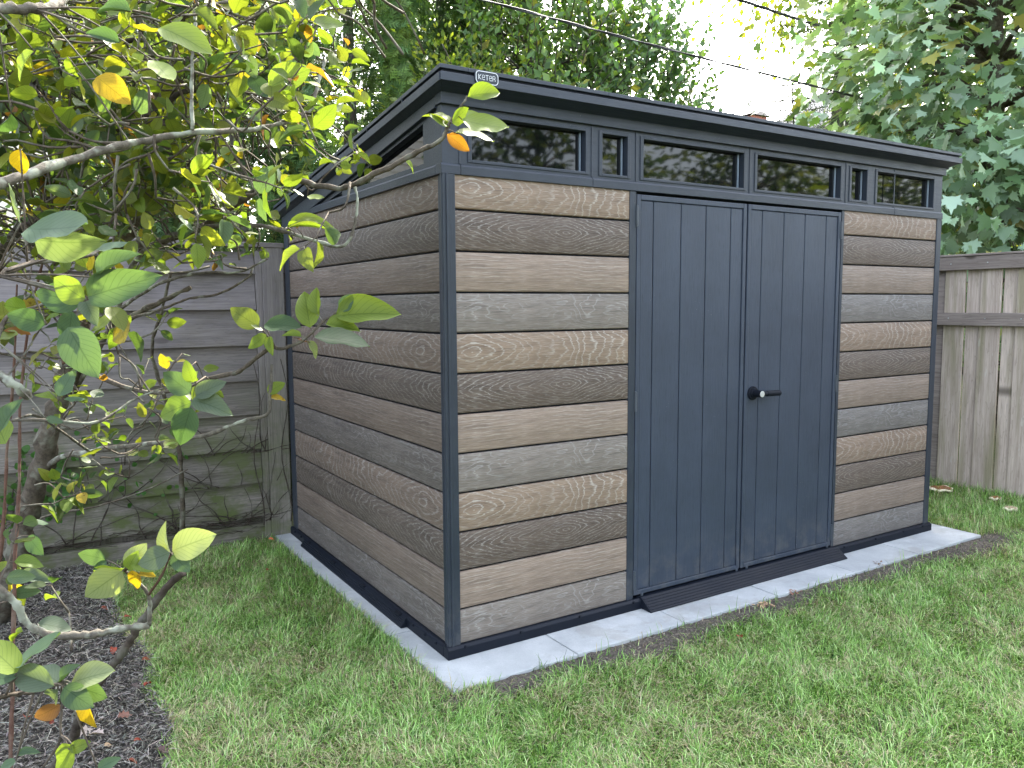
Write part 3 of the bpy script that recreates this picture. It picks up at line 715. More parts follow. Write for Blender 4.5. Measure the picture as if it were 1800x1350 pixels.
# ---------------------------------------------------------------- foreground viburnum
vib = empty('viburnum_shrub', (-1.5, 1.5, 0), 'large leafy shrub with yellowing leaves and bare grey branches, in the mulch bed', 'shrub')
BR = [  # (picture points with depth, start radius, end radius, bark)
 ('T', [(0, 1085, 3.55), (22, 1000, 3.45), (40, 930, 3.4), (70, 830, 3.3), (100, 720, 3.2), (130, 610, 3.1), (155, 540, 3.05), (180, 480, 3.0), (218, 418, 2.9), (255, 330, 2.8), (288, 250, 2.7), (283, 205, 2.65), (267, 140, 2.6), (263, 67, 2.55)], .050, .017, 'bark'),
 ('T', [(263, 70, 2.55), (245, 40, 2.5), (228, -10, 2.45), (215, -90, 2.4)], .015, .010, 'bark'),
 ('T', [(263, 72, 2.55), (300, 45, 2.6), (340, 12, 2.7), (390, -40, 2.75)], .013, .008, 'bark'),
 ('B', [(-40, 332, 1.5), (0, 322, 1.55), (100, 290, 1.7), (187, 262, 1.8), (250, 248, 1.9), (333, 233, 2.0), (433, 228, 2.15), (500, 215, 2.25), (543, 196, 2.3), (558, 150, 2.35), (572, 105, 2.4)], .012, .005, 'barkl'),
 ('B', [(-50, 20, 1.35), (0, 14, 1.4), (60, 16, 1.45), (95, 8, 1.5), (140, -20, 1.6)], .010, .008, 'barkl'),
 ('B', [(-10, 455, 2.6), (30, 410, 2.6), (67, 383, 2.6), (113, 300, 2.6), (115, 273, 2.6), (90, 207, 2.6), (60, 157, 2.6), (55, 117, 2.6), (72, 87, 2.6), (133, 82, 2.6), (187, 78, 2.6), (260, 66, 2.6)], .018, .008, 'barkd'),
 ('B', [(115, 280, 2.6), (183, 240, 2.6), (250, 207, 2.6), (290, 190, 2.6), (317, 163, 2.6), (400, 150, 2.6), (417, 117, 2.6), (400, 67, 2.65), (408, 20, 2.7)], .011, .005, 'barkd'),
 ('B', [(290, 245, 2.7), (340, 222, 2.7), (383, 197, 2.8), (443, 170, 2.9), (500, 130, 3.0), (535, 60, 3.1)], .009, .004, 'bark'),
 ('B', [(338, 228, 2.0), (337, 133, 2.05), (343, 50, 2.1), (350, 15, 2.1), (420, 0, 2.2)], .005, .004, 'barkl'),
 ('B', [(130, 690, 3.2), (200, 560, 3.0), (243, 452, 2.8), (317, 410, 2.6), (383, 397, 2.5), (460, 397, 2.5), (533, 417, 2.5), (600, 433, 2.5), (622, 400, 2.5), (628, 350, 2.5), (620, 320, 2.5)], .012, .0035, 'barkl'),
 ('B', [(233, 432, 2.8), (300, 420, 2.7), (367, 392, 2.6), (433, 347, 2.5), (493, 313, 2.4), (533, 320, 2.3), (600, 331, 2.2), (650, 310, 2.1), (695, 288, 2.05), (740, 264, 2.0), (775, 246, 1.95), (787, 222, 1.95), (805, 196, 1.95), (818, 175, 1.95)], .013, .003, 'bark'),
 ('B', [(120, 640, 3.1), (260, 690, 2.9), (387, 660, 2.6), (420, 653, 2.5), (473, 613, 2.4), (493, 613, 2.35), (530, 600, 2.3), (567, 567, 2.3), (600, 543, 2.3)], .009, .003, 'bark'),
 ('B', [(70, 830, 3.3), (110, 803, 3.2), (167, 793, 3.1), (233, 783, 3.0), (293, 777, 2.9), (367, 763, 2.9), (427, 740, 2.9), (470, 728, 2.9), (475, 690, 2.9), (478, 640, 2.9)], .013, .005, 'barkl'),
 ('B', [(155, 600, 3.1), (177, 593, 3.1), (217, 567, 3.0), (243, 550, 3.0), (283, 530, 2.95), (335, 506, 2.9)], .016, .008, 'bark'),
 ('B', [(227, 560, 3.0), (280, 545, 2.8), (333, 525, 2.7), (383, 517, 2.6), (433, 490, 2.5), (445, 470, 2.5)], .006, .003, 'bark'),
 ('B', [(150, 620, 3.05), (173, 580, 3.0), (217, 540, 2.9), (277, 500, 2.7), (350, 480, 2.6), (420, 478, 2.5), (470, 455, 2.4)], .008, .003, 'barkl'),
 ('B', [(-40, 500, 1.35), (0, 482, 1.4), (60, 462, 1.5), (150, 450, 1.6), (190, 430, 1.7)], .007, .003, 'bark'),
 ('S', [(322, 945, 4.2), (320, 860, 4.1), (313, 783, 4.0), (287, 690, 3.9), (267, 617, 3.8), (283, 550, 3.7), (300, 480, 3.6)], .014, .006, 'bark'),
 ('S', [(18, 1375, 2.3), (22, 1200, 2.35), (26, 1000, 2.4), (34, 850, 2.45), (36, 700, 2.5), (52, 560, 2.5), (78, 450, 2.5)], .007, .004, 'barkr'),
 ('S', [(-20, 1150, 2.6), (4, 950, 2.6), (12, 800, 2.6), (25, 640, 2.6), (30, 500, 2.6)], .007, .004, 'barkr'),
 ('S', [(120, 590, 2.3), (112, 640, 2.3), (108, 560, 2.3), (100, 470, 2.3)], .004, .003, 'barkr'),
 ('L', [(-40, 1010, 1.6), (0, 1035, 1.62), (28, 1062, 1.64), (45, 1094, 1.66), (72, 1110, 1.68), (112, 1118, 1.7), (165, 1115, 1.72), (215, 1105, 1.74), (262, 1099, 1.76)], .0085, .0075, 'barkl'),
 ('L', [(262, 1099, 1.76), (263, 1060, 1.74), (258, 1040, 1.72), (240, 1022, 1.7), (220, 1004, 1.68)], .005, .003, 'barkl'),
 ('L', [(40, 1390, 1.95), (105, 1335, 1.9), (130, 1290, 1.85), (150, 1240, 1.82), (190, 1180, 1.8), (205, 1160, 1.8), (235, 1115, 1.79), (265, 1070, 1.79), (295, 1030, 1.79), (322, 1005, 1.79)], .011, .009, 'barkd'),
 ('L', [(262, 1045, 1.72), (285, 1010, 1.68), (300, 975, 1.65)], .003, .002, 'barkr'),
 ('L', [(110, 1235, 1.5), (106, 1270, 1.5), (104, 1305, 1.5), (75, 1350, 1.5)], .003, .0025, 'bark'),
 ('L', [(-60, 1250, 1.2), (0, 1225, 1.25), (60, 1215, 1.3), (110, 1200, 1.35)], .004, .003, 'bark'),
 ('B', [(-40, 660, 1.9), (0, 660, 1.9), (30, 680, 1.9), (52, 700, 1.95)], .012, .011, 'barkl'),
 ('B', [(-30, 740, 2.2), (80, 738, 2.3), (170, 742, 2.4), (240, 700, 2.5), (330, 668, 2.5)], .005, .003, 'barkl'),
 ('B', [(165, 800, 3.1), (110, 760, 2.8), (60, 730, 2.6), (10, 745, 2.4)], .006, .004, 'barkl'),
 ('B', [(0, 940, 3.5), (90, 905, 3.7), (170, 890, 3.8), (260, 860, 3.9), (330, 825, 4.0)], .006, .003, 'bark'),
 ('B', [(-20, 650, 1.7), (10, 560, 1.75), (60, 540, 1.8), (110, 525, 1.8)], .005, .003, 'bark'),
]
allpts = []; paths = {}
for kind, pts, r0, r1, bk in BR:
    P = curve([at(*p) for p in pts], 6); k = len(P)
    jit = rng.standard_normal((k, 3))*np.linspace(r0, r1, k)[:, None]*.14; jit[0] = 0
    r = np.linspace(r0, r1, k)*(1+.12*rng.standard_normal(k)); P = P+jit
    paths.setdefault(bk, []).append((P, r)); allpts.append(P[k//5:])
allpts = np.concatenate(allpts)
LP = []; LA = []; LN = []; LS = []; LC = []; LT = []
PALV = [(.50, (.15, .20, .04)), (.20, (.075, .12, .045)), (.14, (.23, .26, .04)), (.045, (.34, .28, .035)), (.022, (.30, .15, .04)), (.09, (.12, .17, .10))]
UP = np.array([0, 0, 1.]); VIEW = CR @ np.array([0, 0, 1.])
def add_leaf(p, a, nrm, s_, c, t=None):
    LP.append(p); LA.append(a); LN.append(nrm); LS.append(s_); LC.append(c); LT.append(rng.integers(0, 4) if t is None else t)
twigs = []
def leafy_twig(p0, d, L, nodes, size, pal=PALV):
    d = norm(np.array(d)); pts = [p0]; 
    for i in range(nodes):
        d = norm(d+.18*rng.standard_normal(3)+.05*UP); pts.append(pts[-1]+d*L/nodes)
    twigs.append((np.array(pts), np.linspace(.0032, .0016, nodes+1)))
    for i in range(1, nodes+1):
        sd_ = norm(np.cross(d, rng.standard_normal(3))); 
        for sg in (-1, 1):
            if rng.random() < .22: continue
            a = norm(sg*sd_+(.35+(i == nodes)*.4)*d+.15*rng.standard_normal(3)-.15*UP)
            s_ = size*rng.uniform(.5, 1.08)
            pet = pts[i]+a*.011; twigs.append((np.array([pts[i], pet]), np.array([.0015, .001])))
            add_leaf(pet, a, norm(UP*.9+.55*rng.standard_normal(3)+.15*VIEW), s_, colors(1, pal)[0])
# filler twigs grown from the nearest branch
def fill(n, x0, x1, y0, y1, d0, d1, size, keep=lambda x, y: True):
    made = 0
    while made < n:
        x = rng.uniform(x0, x1); y = rng.uniform(y0, y1)
        if not keep(x, y): continue
        p = at(x, y, rng.uniform(d0, d1)); q = allpts[np.argmin(((allpts-p)**2).sum(1))]
        v_ = p-q; L = np.linalg.norm(v_)
        if L > .42: p = q+v_/L*rng.uniform(.25, .42) if rng.random() < .25 else p
        v_ = p-q; L = np.linalg.norm(v_)
        q2 = p-v_/(L+.01)*min(L, rng.uniform(.07, .2))+rng.standard_normal(3)*.02
        mid = (p+q2)/2+rng.standard_normal(3)*.012
        twigs.append((curve([q2, mid, p], 3), np.linspace(.0036, .0026, 7)))
        leafy_twig(p, v_/(L+.01)+.5*rng.standard_normal(3)+.3*UP, rng.uniform(.07, .17), rng.integers(2, 5), size*.96)
        made += 1
edge = lambda x, y: rng.random() < np.clip((670-x)/260, 0, 1)*np.clip((500-y)/120, 0, 1)
fill(430, -60, 600, -60, 420, 1.9, 3.1, .078, lambda x, y: rng.random() < np.clip((600-x)/260, .0, 1)**1.3*(1 if y < 330 or x < 330 else .2))
fill(170, -60, 380, -60, 260, 2.4, 3.4, .075)
fill(14, 430, 740, -60, 40, 1.5, 2.3, .08)
fill(60, -60, 400, 330, 480, 2.2, 3.2, .07)
fill(70, 330, 620, -40, 300, 2.7, 3.4, .072)
fill(14, 300, 520, 340, 440, 2.4, 2.8, .06)
fill(18, -40, 300, 480, 640, 1.7, 2.6, .075)
fill(24, 0, 380, 600, 780, 2.4, 3.3, .062)
fill(10, 0, 250, 780, 930, 2.6, 3.4, .070)
fill(4, -40, 150, 880, 1080, 1.6, 2.4, .075)
HC = dict(y=(.18, .25, .045), g=(.10, .165, .095), p=(.28, .33, .17), a=(.44, .30, .025), o=(.38, .17, .04), d=(.065, .12, .06), b=(.16, .08, .045))  # y and p have backlight and sunlight painted into the leaf colour
HERO = """822 170 883 156 1.95 y;790 216 748 188 1.95 y;790 222 752 206 1.95 y;795 217 818 188 1.93 y;812 210 892 235 1.93 y;800 233 869 240 1.94 y;786 236 826 266 1.95 o;803 207 846 198 2.0 y;713 284 733 300 2.05 y
545 576 534 508 2.3 y;557 553 552 503 2.3 y;590 556 700 541 2.3 y;573 570 630 573 2.3 y;598 546 622 518 2.3 g;530 592 495 585 2.3 y;540 600 563 627 2.3 p;552 592 650 598 2.3 g;455 574 405 545 2.35 y;465 571 527 569 2.35 g;468 588 440 615 2.35 y;474 592 476 622 2.35 y;462 580 440 574 2.35 p;545 603 515 597 2.3 b
336 716 313 784 1.9 d;340 672 324 637 1.95 y;338 703 402 717 1.95 g;344 697 390 668 1.95 g;335 690 290 655 1.95 g;337 708 275 730 2.0 y;470 690 500 672 2.9 y;475 700 503 698 2.9 a
120 575 168 662 1.25 g;172 488 228 436 1.3 g;155 522 270 484 1.3 g;150 527 88 488 1.3 y;145 532 58 512 1.35 d;150 530 165 560 1.3 g;80 570 10 552 1.5 d;103 697 132 655 1.6 g;100 700 60 690 1.7 y;112 702 150 706 1.7 g
36 392 28 322 1.3 g;48 402 163 410 1.25 g;60 420 165 440 1.3 g;165 440 228 434 1.4 g;455 340 478 290 2.1 g;456 348 464 390 2.1 g;472 154 543 117 2.0 y;483 180 528 203 2.2 o;462 155 503 172 2.1 p;60 90 18 128 1.4 y;170 135 226 178 1.5 a;36 262 34 312 1.4 a;270 106 302 150 1.6 y;282 48 372 84 1.35 y;540 75 563 98 2.3 g;120 100 133 138 1.8 y;490 335 513 330 2.3 y;540 345 570 352 2.3 y;505 400 590 388 2.4 y;522 402 540 385 2.4 o;230 20 165 8 1.4 d;210 75 150 50 1.4 d
300 972 280 922 1.6 p;303 968 374 940 1.6 p;298 972 249 992 1.58 g;303 974 352 968 1.62 g;303 976 334 1004 1.6 g;222 996 256 956 1.66 p;215 1004 156 1043 1.64 p;232 1002 246 1031 1.66 a;245 1008 271 1010 1.67 a;186 984 140 970 1.7 g;188 986 163 1002 1.7 g;238 988 262 1002 1.66 y;222 1000 152 1015 1.68 y;225 1000 236 975 1.66 y
30 1182 -30 1120 1.25 y;96 1206 14 1176 1.25 g;25 1168 116 1124 1.28 g;30 1190 -40 1195 1.25 d;125 1201 194 1174 1.35 p;128 1206 191 1222 1.35 g;112 1208 160 1244 1.33 g;102 1212 80 1240 1.34 g;108 1200 128 1166 1.36 g;104 1200 60 1170 1.36 g;150 1224 160 1284 1.36 a;106 1238 56 1270 1.4 b;122 1318 158 1304 1.45 y;128 1310 108 1352 1.45 y;28 1338 -5 1352 1.3 g;30 1328 68 1318 1.32 g;172 1352 208 1332 1.35 g;50 942 72 976 2.3 d;52 916 84 925 2.3 g;30 1015 90 1016 2.3 g;66 1096 126 1103 1.75 g;40 1110 15 1122 1.9 y;0 760 28 700 1.5 g;10 780 -10 730 1.6 y;80 735 110 745 1.8 g;20 200 -5 240 1.5 d"""
for row in HERO.replace('\n', ';').split(';'):
    q = row.split(); x0, y0, x1, y1, d_ = map(float, q[:5]); dd = rng.uniform(-.03, .03)
    a = at(x0, y0, d_); b = at(x1, y1, d_+dd); ax = b-a; L = np.linalg.norm(ax)
    nrm = norm(VIEW*1.0+UP*.35+.4*rng.standard_normal(3))
    if abs(y1-y0) < 14 and L > .03: nrm = norm(VIEW*.55+UP*.9+.2*rng.standard_normal(3))
    add_leaf(a, ax, nrm, L, np.array(HC[q[5]])*rng.uniform(.88, 1.12))
    # petiole back to the nearest branch
    s0 = allpts[np.argmin(((allpts-a)**2).sum(1))]; 
    if np.linalg.norm(s0-a) < .25: twigs.append((curve([s0, (s0+a)/2+UP*.004, a], 3), np.linspace(.0022, .0012, 7)))
LP = np.array(LP); LA = np.array(LA); LN = np.array(LN); LS = np.array(LS); LC = np.array(LC); LT = np.array(LT)
for bk, ps in paths.items():
    for p_ in ps:
        V, F = tubes([p_], 6); link('branch', fmesh('branch', V, F, M[bk], smooth=True), vib)
V, F = tubes(twigs, 4); o = link('twigs', fmesh('twigs', V, F, M['bark'], smooth=True), vib); o['kind'] = 'stuff'
put_leaves(vib, LP, frames(LA, LN), LS, LC, VIB, LT, M['leaf'], 300, ncol=30)

# ---------------------------------------------------------------- generic tree
def limbs(base, top, targets, r0, mat, root, name='trunk', n=6, sub=True):
    base = np.array(base, float); top = np.array(top, float)
    tr = curve([base, base*.5+top*.5+rng.standard_normal(3)*[.08, .08, 0], top], 6)
    V, F = tubes([(tr, np.linspace(r0, r0*.3, len(tr)))], 6); link(name, fmesh(name, V, F, mat, smooth=True), root)
    ps = []
    for t in targets:
        t = np.array(t); cand = tr[(tr[:, 2] < t[2]+.2)]; cand = cand if len(cand) else tr[:2]
        q = cand[np.argmin(((cand-t)**2).sum(1)*1+((cand[:, 2]-t[2]+.5)**2))]
        L = np.linalg.norm(t-q); ps.append((curve([q, q*.5+t*.5+UP*.08*L+rng.standard_normal(3)*.05*L, t], 4), np.linspace(max(.008, r0*.22), .004, 9)))
    V, F = tubes(ps, 4); link('limbs', fmesh('limbs', V, F, mat, smooth=True), root)
def ell(n, c, r, shell=.45):
    d = rdir(n); k = (shell+(1-shell)*rng.random(n))**.8; return np.array(c)+d*np.array(r)*k[:, None]
def broad_tree(name, label, cat, base, c, r, ncl, per, size, pal, bark='bark', tmpl=LEAF4, mat='leafs', spread=.32, nobj=0, r0=.1, droop=.4, group=None, keep=None, shell=.45):
    root = empty(name, base, label, cat, group)
    cl = ell(ncl, c, r, shell)
    if keep is not None: cl = cl[keep(cl)]
    limbs(base, (c[0], c[1], c[2]+r[2]*.5), cl[:90], r0, M[bark], root)
    n = len(cl)*per; k = np.repeat(np.arange(len(cl)), per)
    off = rng.standard_normal((n, 3))*spread*np.array([1, 1, .6]); P = cl[k]+off
    A = norm(off+norm(cl[k]-np.array(c))*.3+rng.standard_normal((n, 3))*.4*spread-UP*droop*spread*2)
    Nn = norm(UP+.5*norm(cl[k]-np.array(c))+.6*rng.standard_normal((n, 3)))
    tone = rng.uniform(.75, 1.2, len(cl))[k]
    C = colors(n, pal)*tone[:, None]
    put_leaves(root, P, frames(A, Nn), size*rng.uniform(.6, 1.1, n), C, [tmpl], np.zeros(n, int), M[mat], nobj, stuffname='crown')
    return root

# thuja trees: feathery sprays on a tall cone
def thuja(base, h, r, n, label, pal, size=.13, group=None):
    root = empty('thuja_tree', base, label, 'tree', group)
    z = rng.random(n)**.9*h; prof = r*np.clip(1-(z/h)**2.2, .05, 1)*(.9+.1*np.sin(z*7)); th = rng.random(n)*2*np.pi
    lob = 1+.14*np.sin(th*5+z*2.2)+.10*np.sin(th*9-z*4.1); rr = prof*lob*(.55+.45*np.sqrt(rng.random(n)))
    P = np.stack([base[0]+rr*np.cos(th), base[1]+rr*np.sin(th), base[2]+z], -1); out = np.stack([np.cos(th), np.sin(th), 0*th], -1)
    A = norm(out*.9+UP*rng.uniform(-.5, .7, n)[:, None]+.35*rng.standard_normal((n, 3)))
    Nn = norm(np.stack([-np.sin(th), np.cos(th), 0*th], -1)+.6*rng.standard_normal((n, 3)))
    C = colors(n, pal, .3)*(.7+.5*(np.sin(th*5+z*2.2)*.5+.5))[:, None]
    V, F, Cc = scatter(SPR[0], SPR[1], P, frames(A, Nn), size*rng.uniform(.6, 1.2, n), C)
    link('crown', fmesh('crown', V, F, M['thuja'], colr=Cc), root)
    V, F = tubes([(np.array([base, (base[0], base[1], h*.5), (base[0], base[1], h*.95)]), np.array([.09, .06, .015]))], 6)
    link('trunk', fmesh('trunk', V, F, M['bark'], smooth=True), root)
TH = [(.6, (.08, .145, .055)), (.3, (.12, .20, .06)), (.1, (.15, .17, .05))]
thuja((-2.1, 3.9, 0), 3.2, .75, 6000, 'low dark feathery evergreen behind the left end of the board fence', TH)
thuja((-.75, 3.6, 0), 3.3, .62, 7000, 'lower feathery evergreen right behind the board fence, showing through the shrub', TH)
thuja((.15, 3.75, 0), 5.2, .80, 15000, 'tall feathery evergreen behind the corner where board fence and shed meet', TH)
thuja((1.15, 3.95, 0), 5.8, .82, 15000, 'tall feathery evergreen whose tip rises above the sloping left edge of the shed roof', [(.5, (.10, .18, .06)), (.5, (.16, .25, .065))])
thuja((3.3, 5.0, 0), 5.6, 1.1, 19000, 'dark evergreen filling the gaps behind the hedge shrub by the badge', TH)
thuja((4.4, 5.3, 0), 4.4, .8, 10000, 'lower dark evergreen behind the second hedge shrub', TH)
thuja((2.1, 4.1, 0), 5.9, .8, 14000, 'tall feathery evergreen behind the front corner of the shed roof', [(.6, (.10, .18, .06)), (.4, (.15, .25, .07))])

# upright leafy shoots (privet-like hedge shrub)
def shoots(root, n, cfun, L0, L1, per, size, pal, mat='leafs'):
    Ps = []; As = []; Ns = []; ks = []; tw = []
    for i in range(n):
        p, out = cfun(); L = rng.uniform(L0, L1); d = norm(UP*rng.uniform(.6, 1.2)+out*.7+.25*rng.standard_normal(3))
        t = np.linspace(.12, 1, per); q = p+np.outer(t, d)*L+np.outer(t**2, out)*.06
        tw.append((np.vstack([p, q[per//2], q[-1]]), np.array([.006, .004, .0015])))
        ph = rng.random()*6.28+np.arange(per)*2.4
        e1 = norm(np.cross(d, rng.standard_normal(3))); e2 = np.cross(d, e1)
        sd_ = np.cos(ph)[:, None]*e1+np.sin(ph)[:, None]*e2
        a = norm(sd_*.8+d*.75+.15*rng.standard_normal((per, 3))); Ps.append(q); As.append(a)
        Ns.append(norm(d*.6+UP*.4-sd_*.6+VIEW*.5+.5*rng.standard_normal((per, 3)))); ks.append(np.full(per, rng.uniform(.75, 1.2)))
    P = np.concatenate(Ps); A = np.concatenate(As); Nn = np.concatenate(Ns); k = np.concatenate(ks); m = len(P)
    V, F = tubes(tw, 4); link('shoots', fmesh('shoots', V, F, M['bark'], smooth=True), root)['kind'] = 'stuff'
    return P, A, Nn, colors(m, pal)*k[:, None]
def hedge_tree(base, c, r, n, label, pal, size=.098, nobj=300, keep=None):
    root = empty('tall_hedge_shrub', base, label, 'shrub')
    limbs(base, (c[0], c[1], c[2]+r[2]*.6), ell(40, c, r), .06, M['barkd'], root)
    def cf():
        while True:
            p = ell(1, c, r, .55)[0]
            if keep is None or keep(p): break
        o = norm((p-np.array(c))*[1, 1, .5]); return p, o
    P, A, Nn, C = shoots(root, n, cf, .28, .6, 15, size, pal)
    m = len(P); put_leaves(root, P, frames(A, Nn), size*rng.uniform(.65, 1.15, m), C, [LEAF4], np.zeros(m, int), M['leafs'], nobj, stuffname='crown')
PR = [(.5, (.15, .26, .085)), (.3, (.20, .32, .10)), (.15, (.09, .17, .065)), (.05, (.28, .30, .06))]
hedge_tree((2.9, 3.9, 0), (2.9, 3.8, 2.9), (.95, .8, 2.3), 950, 'tall dense hedge shrub with upright leafy shoots behind the roof badge', PR, nobj=150)
hedge_tree((4.1, 3.9, 0), (4.0, 3.75, 2.5), (.8, .75, 2.0), 700, 'tall hedge shrub with bluish upright shoots behind the middle of the shed roof', [(.6, (.12, .22, .10)), (.4, (.16, .27, .13))], nobj=100)
hedge_tree((5.0, 3.9, 0), (4.75, 3.7, 2.15), (.5, .55, 1.3), 220, 'thin airy hedge shrub against the bright sky, ending the hedge on its right', [(.6, (.08, .14, .05)), (.4, (.14, .18, .05))], nobj=50)
# yellow-green lit shrub between thujas and hedge
broad_tree('yellow_green_shrub', 'bright yellow-green shrub growing out between two feathery evergreens', 'shrub', (1.75, 3.1, 0), (1.7, 3.05, 2.6), (.55, .3, .95), 60, 60, .06, [(.6, (.22, .27, .05)), (.4, (.14, .20, .04))], spread=.14, r0=.03)

# maple at the right
mc = (6.4, 1.4, 3.55)
def mkeep(q):
    px, py, d_ = project(q)
    return ~((px < 1440) & (d_ > 0) & (py < 260)) & (px > 1390)
broad_tree('maple_tree', 'maple with large pale green lobed leaves hanging over the right fence', 'tree', (7.6, 1.6, 0), mc, (1.8, 1.85, 2.7), 360, 22, .155,
           [(.38, (.27, .40, .25)), (.26, (.17, .28, .12)), (.22, (.42, .56, .43)), (.09, (.10, .17, .08)), (.05, (.36, .38, .10))], tmpl=MAP, mat='maple', spread=.28, nobj=300, r0=.16, droop=.5, keep=mkeep, shell=.35)
# maple twig reaching over the shed roof
# spruce behind the maple
sp = empty('spruce_tree', (9.6, 4.6, 0), 'dark spruce with drooping needle branches and a bare trunk behind the maple', 'tree')
bx_, by_ = 9.6, 4.6; ps = [(np.array([(bx_, by_, 0), (bx_, by_, 5), (bx_, by_, 11)]), np.array([.2, .14, .03]))]
V, F = tubes(ps, 6); link('trunk', fmesh('trunk', V, F, M['barkd'], smooth=True), sp)
ps = []; PP = []; AA = []; NN = []
for i in range(150):
    z = rng.uniform(1.6, 10.6); L = (1-z/12.5)*2.9*rng.uniform(.7, 1.1); th = rng.random()*6.283; o_ = np.array([math.cos(th), math.sin(th), 0])
    t = np.linspace(0, 1, 7)[:, None]; q = np.array([bx_, by_, z])+o_*L*t+UP*(-.35*L*t+.28*L*t*t)
    ps.append((q, np.linspace(.022, .005, 7)))
    m = int(26*L); tt = rng.uniform(.2, 1, m)[:, None]; b_ = np.array([bx_, by_, z])+o_*L*tt+UP*(-.35*L*tt+.28*L*tt*tt)
    sv = np.cross(o_, UP)*rng.choice([-1, 1], m)[:, None]; a = norm(sv*.8+o_*.6-UP*rng.uniform(.1, .9, (m, 1))+.2*rng.standard_normal((m, 3)))
    PP.append(b_+sv*.02); AA.append(a); NN.append(norm(UP+.5*rng.standard_normal((m, 3))))
V, F = tubes(ps, 4); link('limbs', fmesh('limbs', V, F, M['barkd'], smooth=True), sp)
PP = np.concatenate(PP); AA = np.concatenate(AA); NN = np.concatenate(NN)
V, F, Cc = scatter(NEE[0], NEE[1], PP, frames(AA, NN), .36*rng.uniform(.6, 1.1, len(PP)), colors(len(PP), [(1, (.035, .065, .035))], .3))
link('crown', fmesh('crown', V, F, M['thuja'], colr=Cc), sp)
# sparse young spruce leader over the shed roof
yo = empty('young_spruce', (7.6, 4.4, 0), 'thin half-bare young spruce standing against the bright sky beside the maple', 'tree')
ps = [(np.array([(7.6, 4.4, 0), (7.55, 4.4, 2.5), (7.4, 4.45, 4.6)]), np.array([.05, .03, .006]))]; PP = []; AA = []; NN = []
for i in range(60):
    z = rng.uniform(2.0, 4.5); L = (1-z/5.2)*1.5+.15; th = rng.random()*6.283; o_ = np.array([math.cos(th), math.sin(th), 0]); q0 = np.array([7.6-.05*z/2.5, 4.4, z])
    q = q0+o_*L*np.linspace(0, 1, 5)[:, None]+UP*(.3*L*np.linspace(0, 1, 5)[:, None]); ps.append((q, np.linspace(.008, .003, 5)))
    m = 5 if rng.random() < .5 else 0
    if m: tt = rng.uniform(.3, 1, m)[:, None]; PP.append(q0+o_*L*tt+UP*.3*L*tt); AA.append(norm(o_+.8*rng.standard_normal((m, 3)))); NN.append(norm(UP+.5*rng.standard_normal((m, 3))))
V, F = tubes(ps, 4); link('trunk', fmesh('trunk', V, F, M['barkd'], smooth=True), yo)
PP = np.concatenate(PP); AA = np.concatenate(AA); NN = np.concatenate(NN)
V, F, Cc = scatter(NEE[0], NEE[1], PP, frames(AA, NN), .25*rng.uniform(.6, 1.1, len(PP)), colors(len(PP), [(1, (.05, .08, .04))], .3))
link('crown', fmesh('crown', V, F, M['thuja'], colr=Cc), yo)
# big tree whose lit lower leaves hang in at the top right; it also shades the lawn
YG = [(.6, (.16, .22, .04)), (.4, (.24, .27, .045))]
broad_tree('tall_shade_tree', 'tall tree with sunlit yellow-green leaves hanging in at the top right of the sky', 'tree', (12.2, 7.2, 0), (11.3, 6.4, 10.2), (4.2, 3.8, 4.3), 420, 48, .17, YG, tmpl=DIAM, spread=.5, r0=.3, shell=.2)
# woods behind the right fence
broad_tree('background_tree', 'dense dark green tree behind the right fence, under the maple', 'tree', (9.2, .2, 0), (9.0, .2, 2.2), (1.4, 2.0, 1.9), 170, 46, .13, [(.7, (.05, .09, .03)), (.3, (.14, .18, .035))], tmpl=DIAM, spread=.3, r0=.12)
broad_tree('background_tree', 'tall dark tree at the right edge, rising behind the maple crown', 'tree', (11.0, 1.6, 0), (10.8, 1.6, 5.0), (2.0, 2.3, 4.2), 300, 46, .16, [(.8, (.05, .09, .035)), (.2, (.10, .14, .04))], tmpl=DIAM, spread=.42, r0=.2)
broad_tree('background_tree', 'distant yellow-green tree showing in the gaps under the spruce', 'tree', (14.5, 6.0, 0), (14.5, 6.0, 3.6), (2.6, 2.2, 3.2), 200, 40, .2, YG, tmpl=DIAM, spread=.5, r0=.2)
broad_tree('background_tree', 'distant tree between the house and the evergreens at the upper left', 'tree', (.9, 9.0, 0), (.9, 9.0, 4.6), (1.6, 1.2, 3.8), 200, 40, .17, [(.6, (.07, .12, .04)), (.4, (.14, .18, .04))], tmpl=DIAM, spread=.4, r0=.16)
broad_tree('background_tree', 'distant tree filling in behind the tall hedge shrubs', 'tree', (6.0, 9.5, 0), (4.6, 9.5, 4.2), (2.1, 1.3, 3.8), 220, 40, .17, [(.6, (.07, .13, .05)), (.4, (.13, .18, .05))], tmpl=DIAM, spread=.45, r0=.2)
# garden side behind the photographer (seen mirrored in the panes)
for (bx2, lab) in ((1.5, 'leftmost of four garden trees mirrored in the shed windows'), (7.5, 'second from the left of four garden trees mirrored in the windows'), (13.5, 'third from the left of four garden trees mirrored in the windows'), (19.5, 'rightmost of four garden trees mirrored in the shed windows')):
    broad_tree('garden_tree', lab, 'tree', (bx2, -10.5, 0), (bx2, -10.5, 3.4), (3.2, 1.6, 3.0), 120, 40, .26, [(.6, (.06, .10, .03)), (.4, (.20, .24, .045))], tmpl=DIAM, spread=.5, r0=.16)
print('trees done')

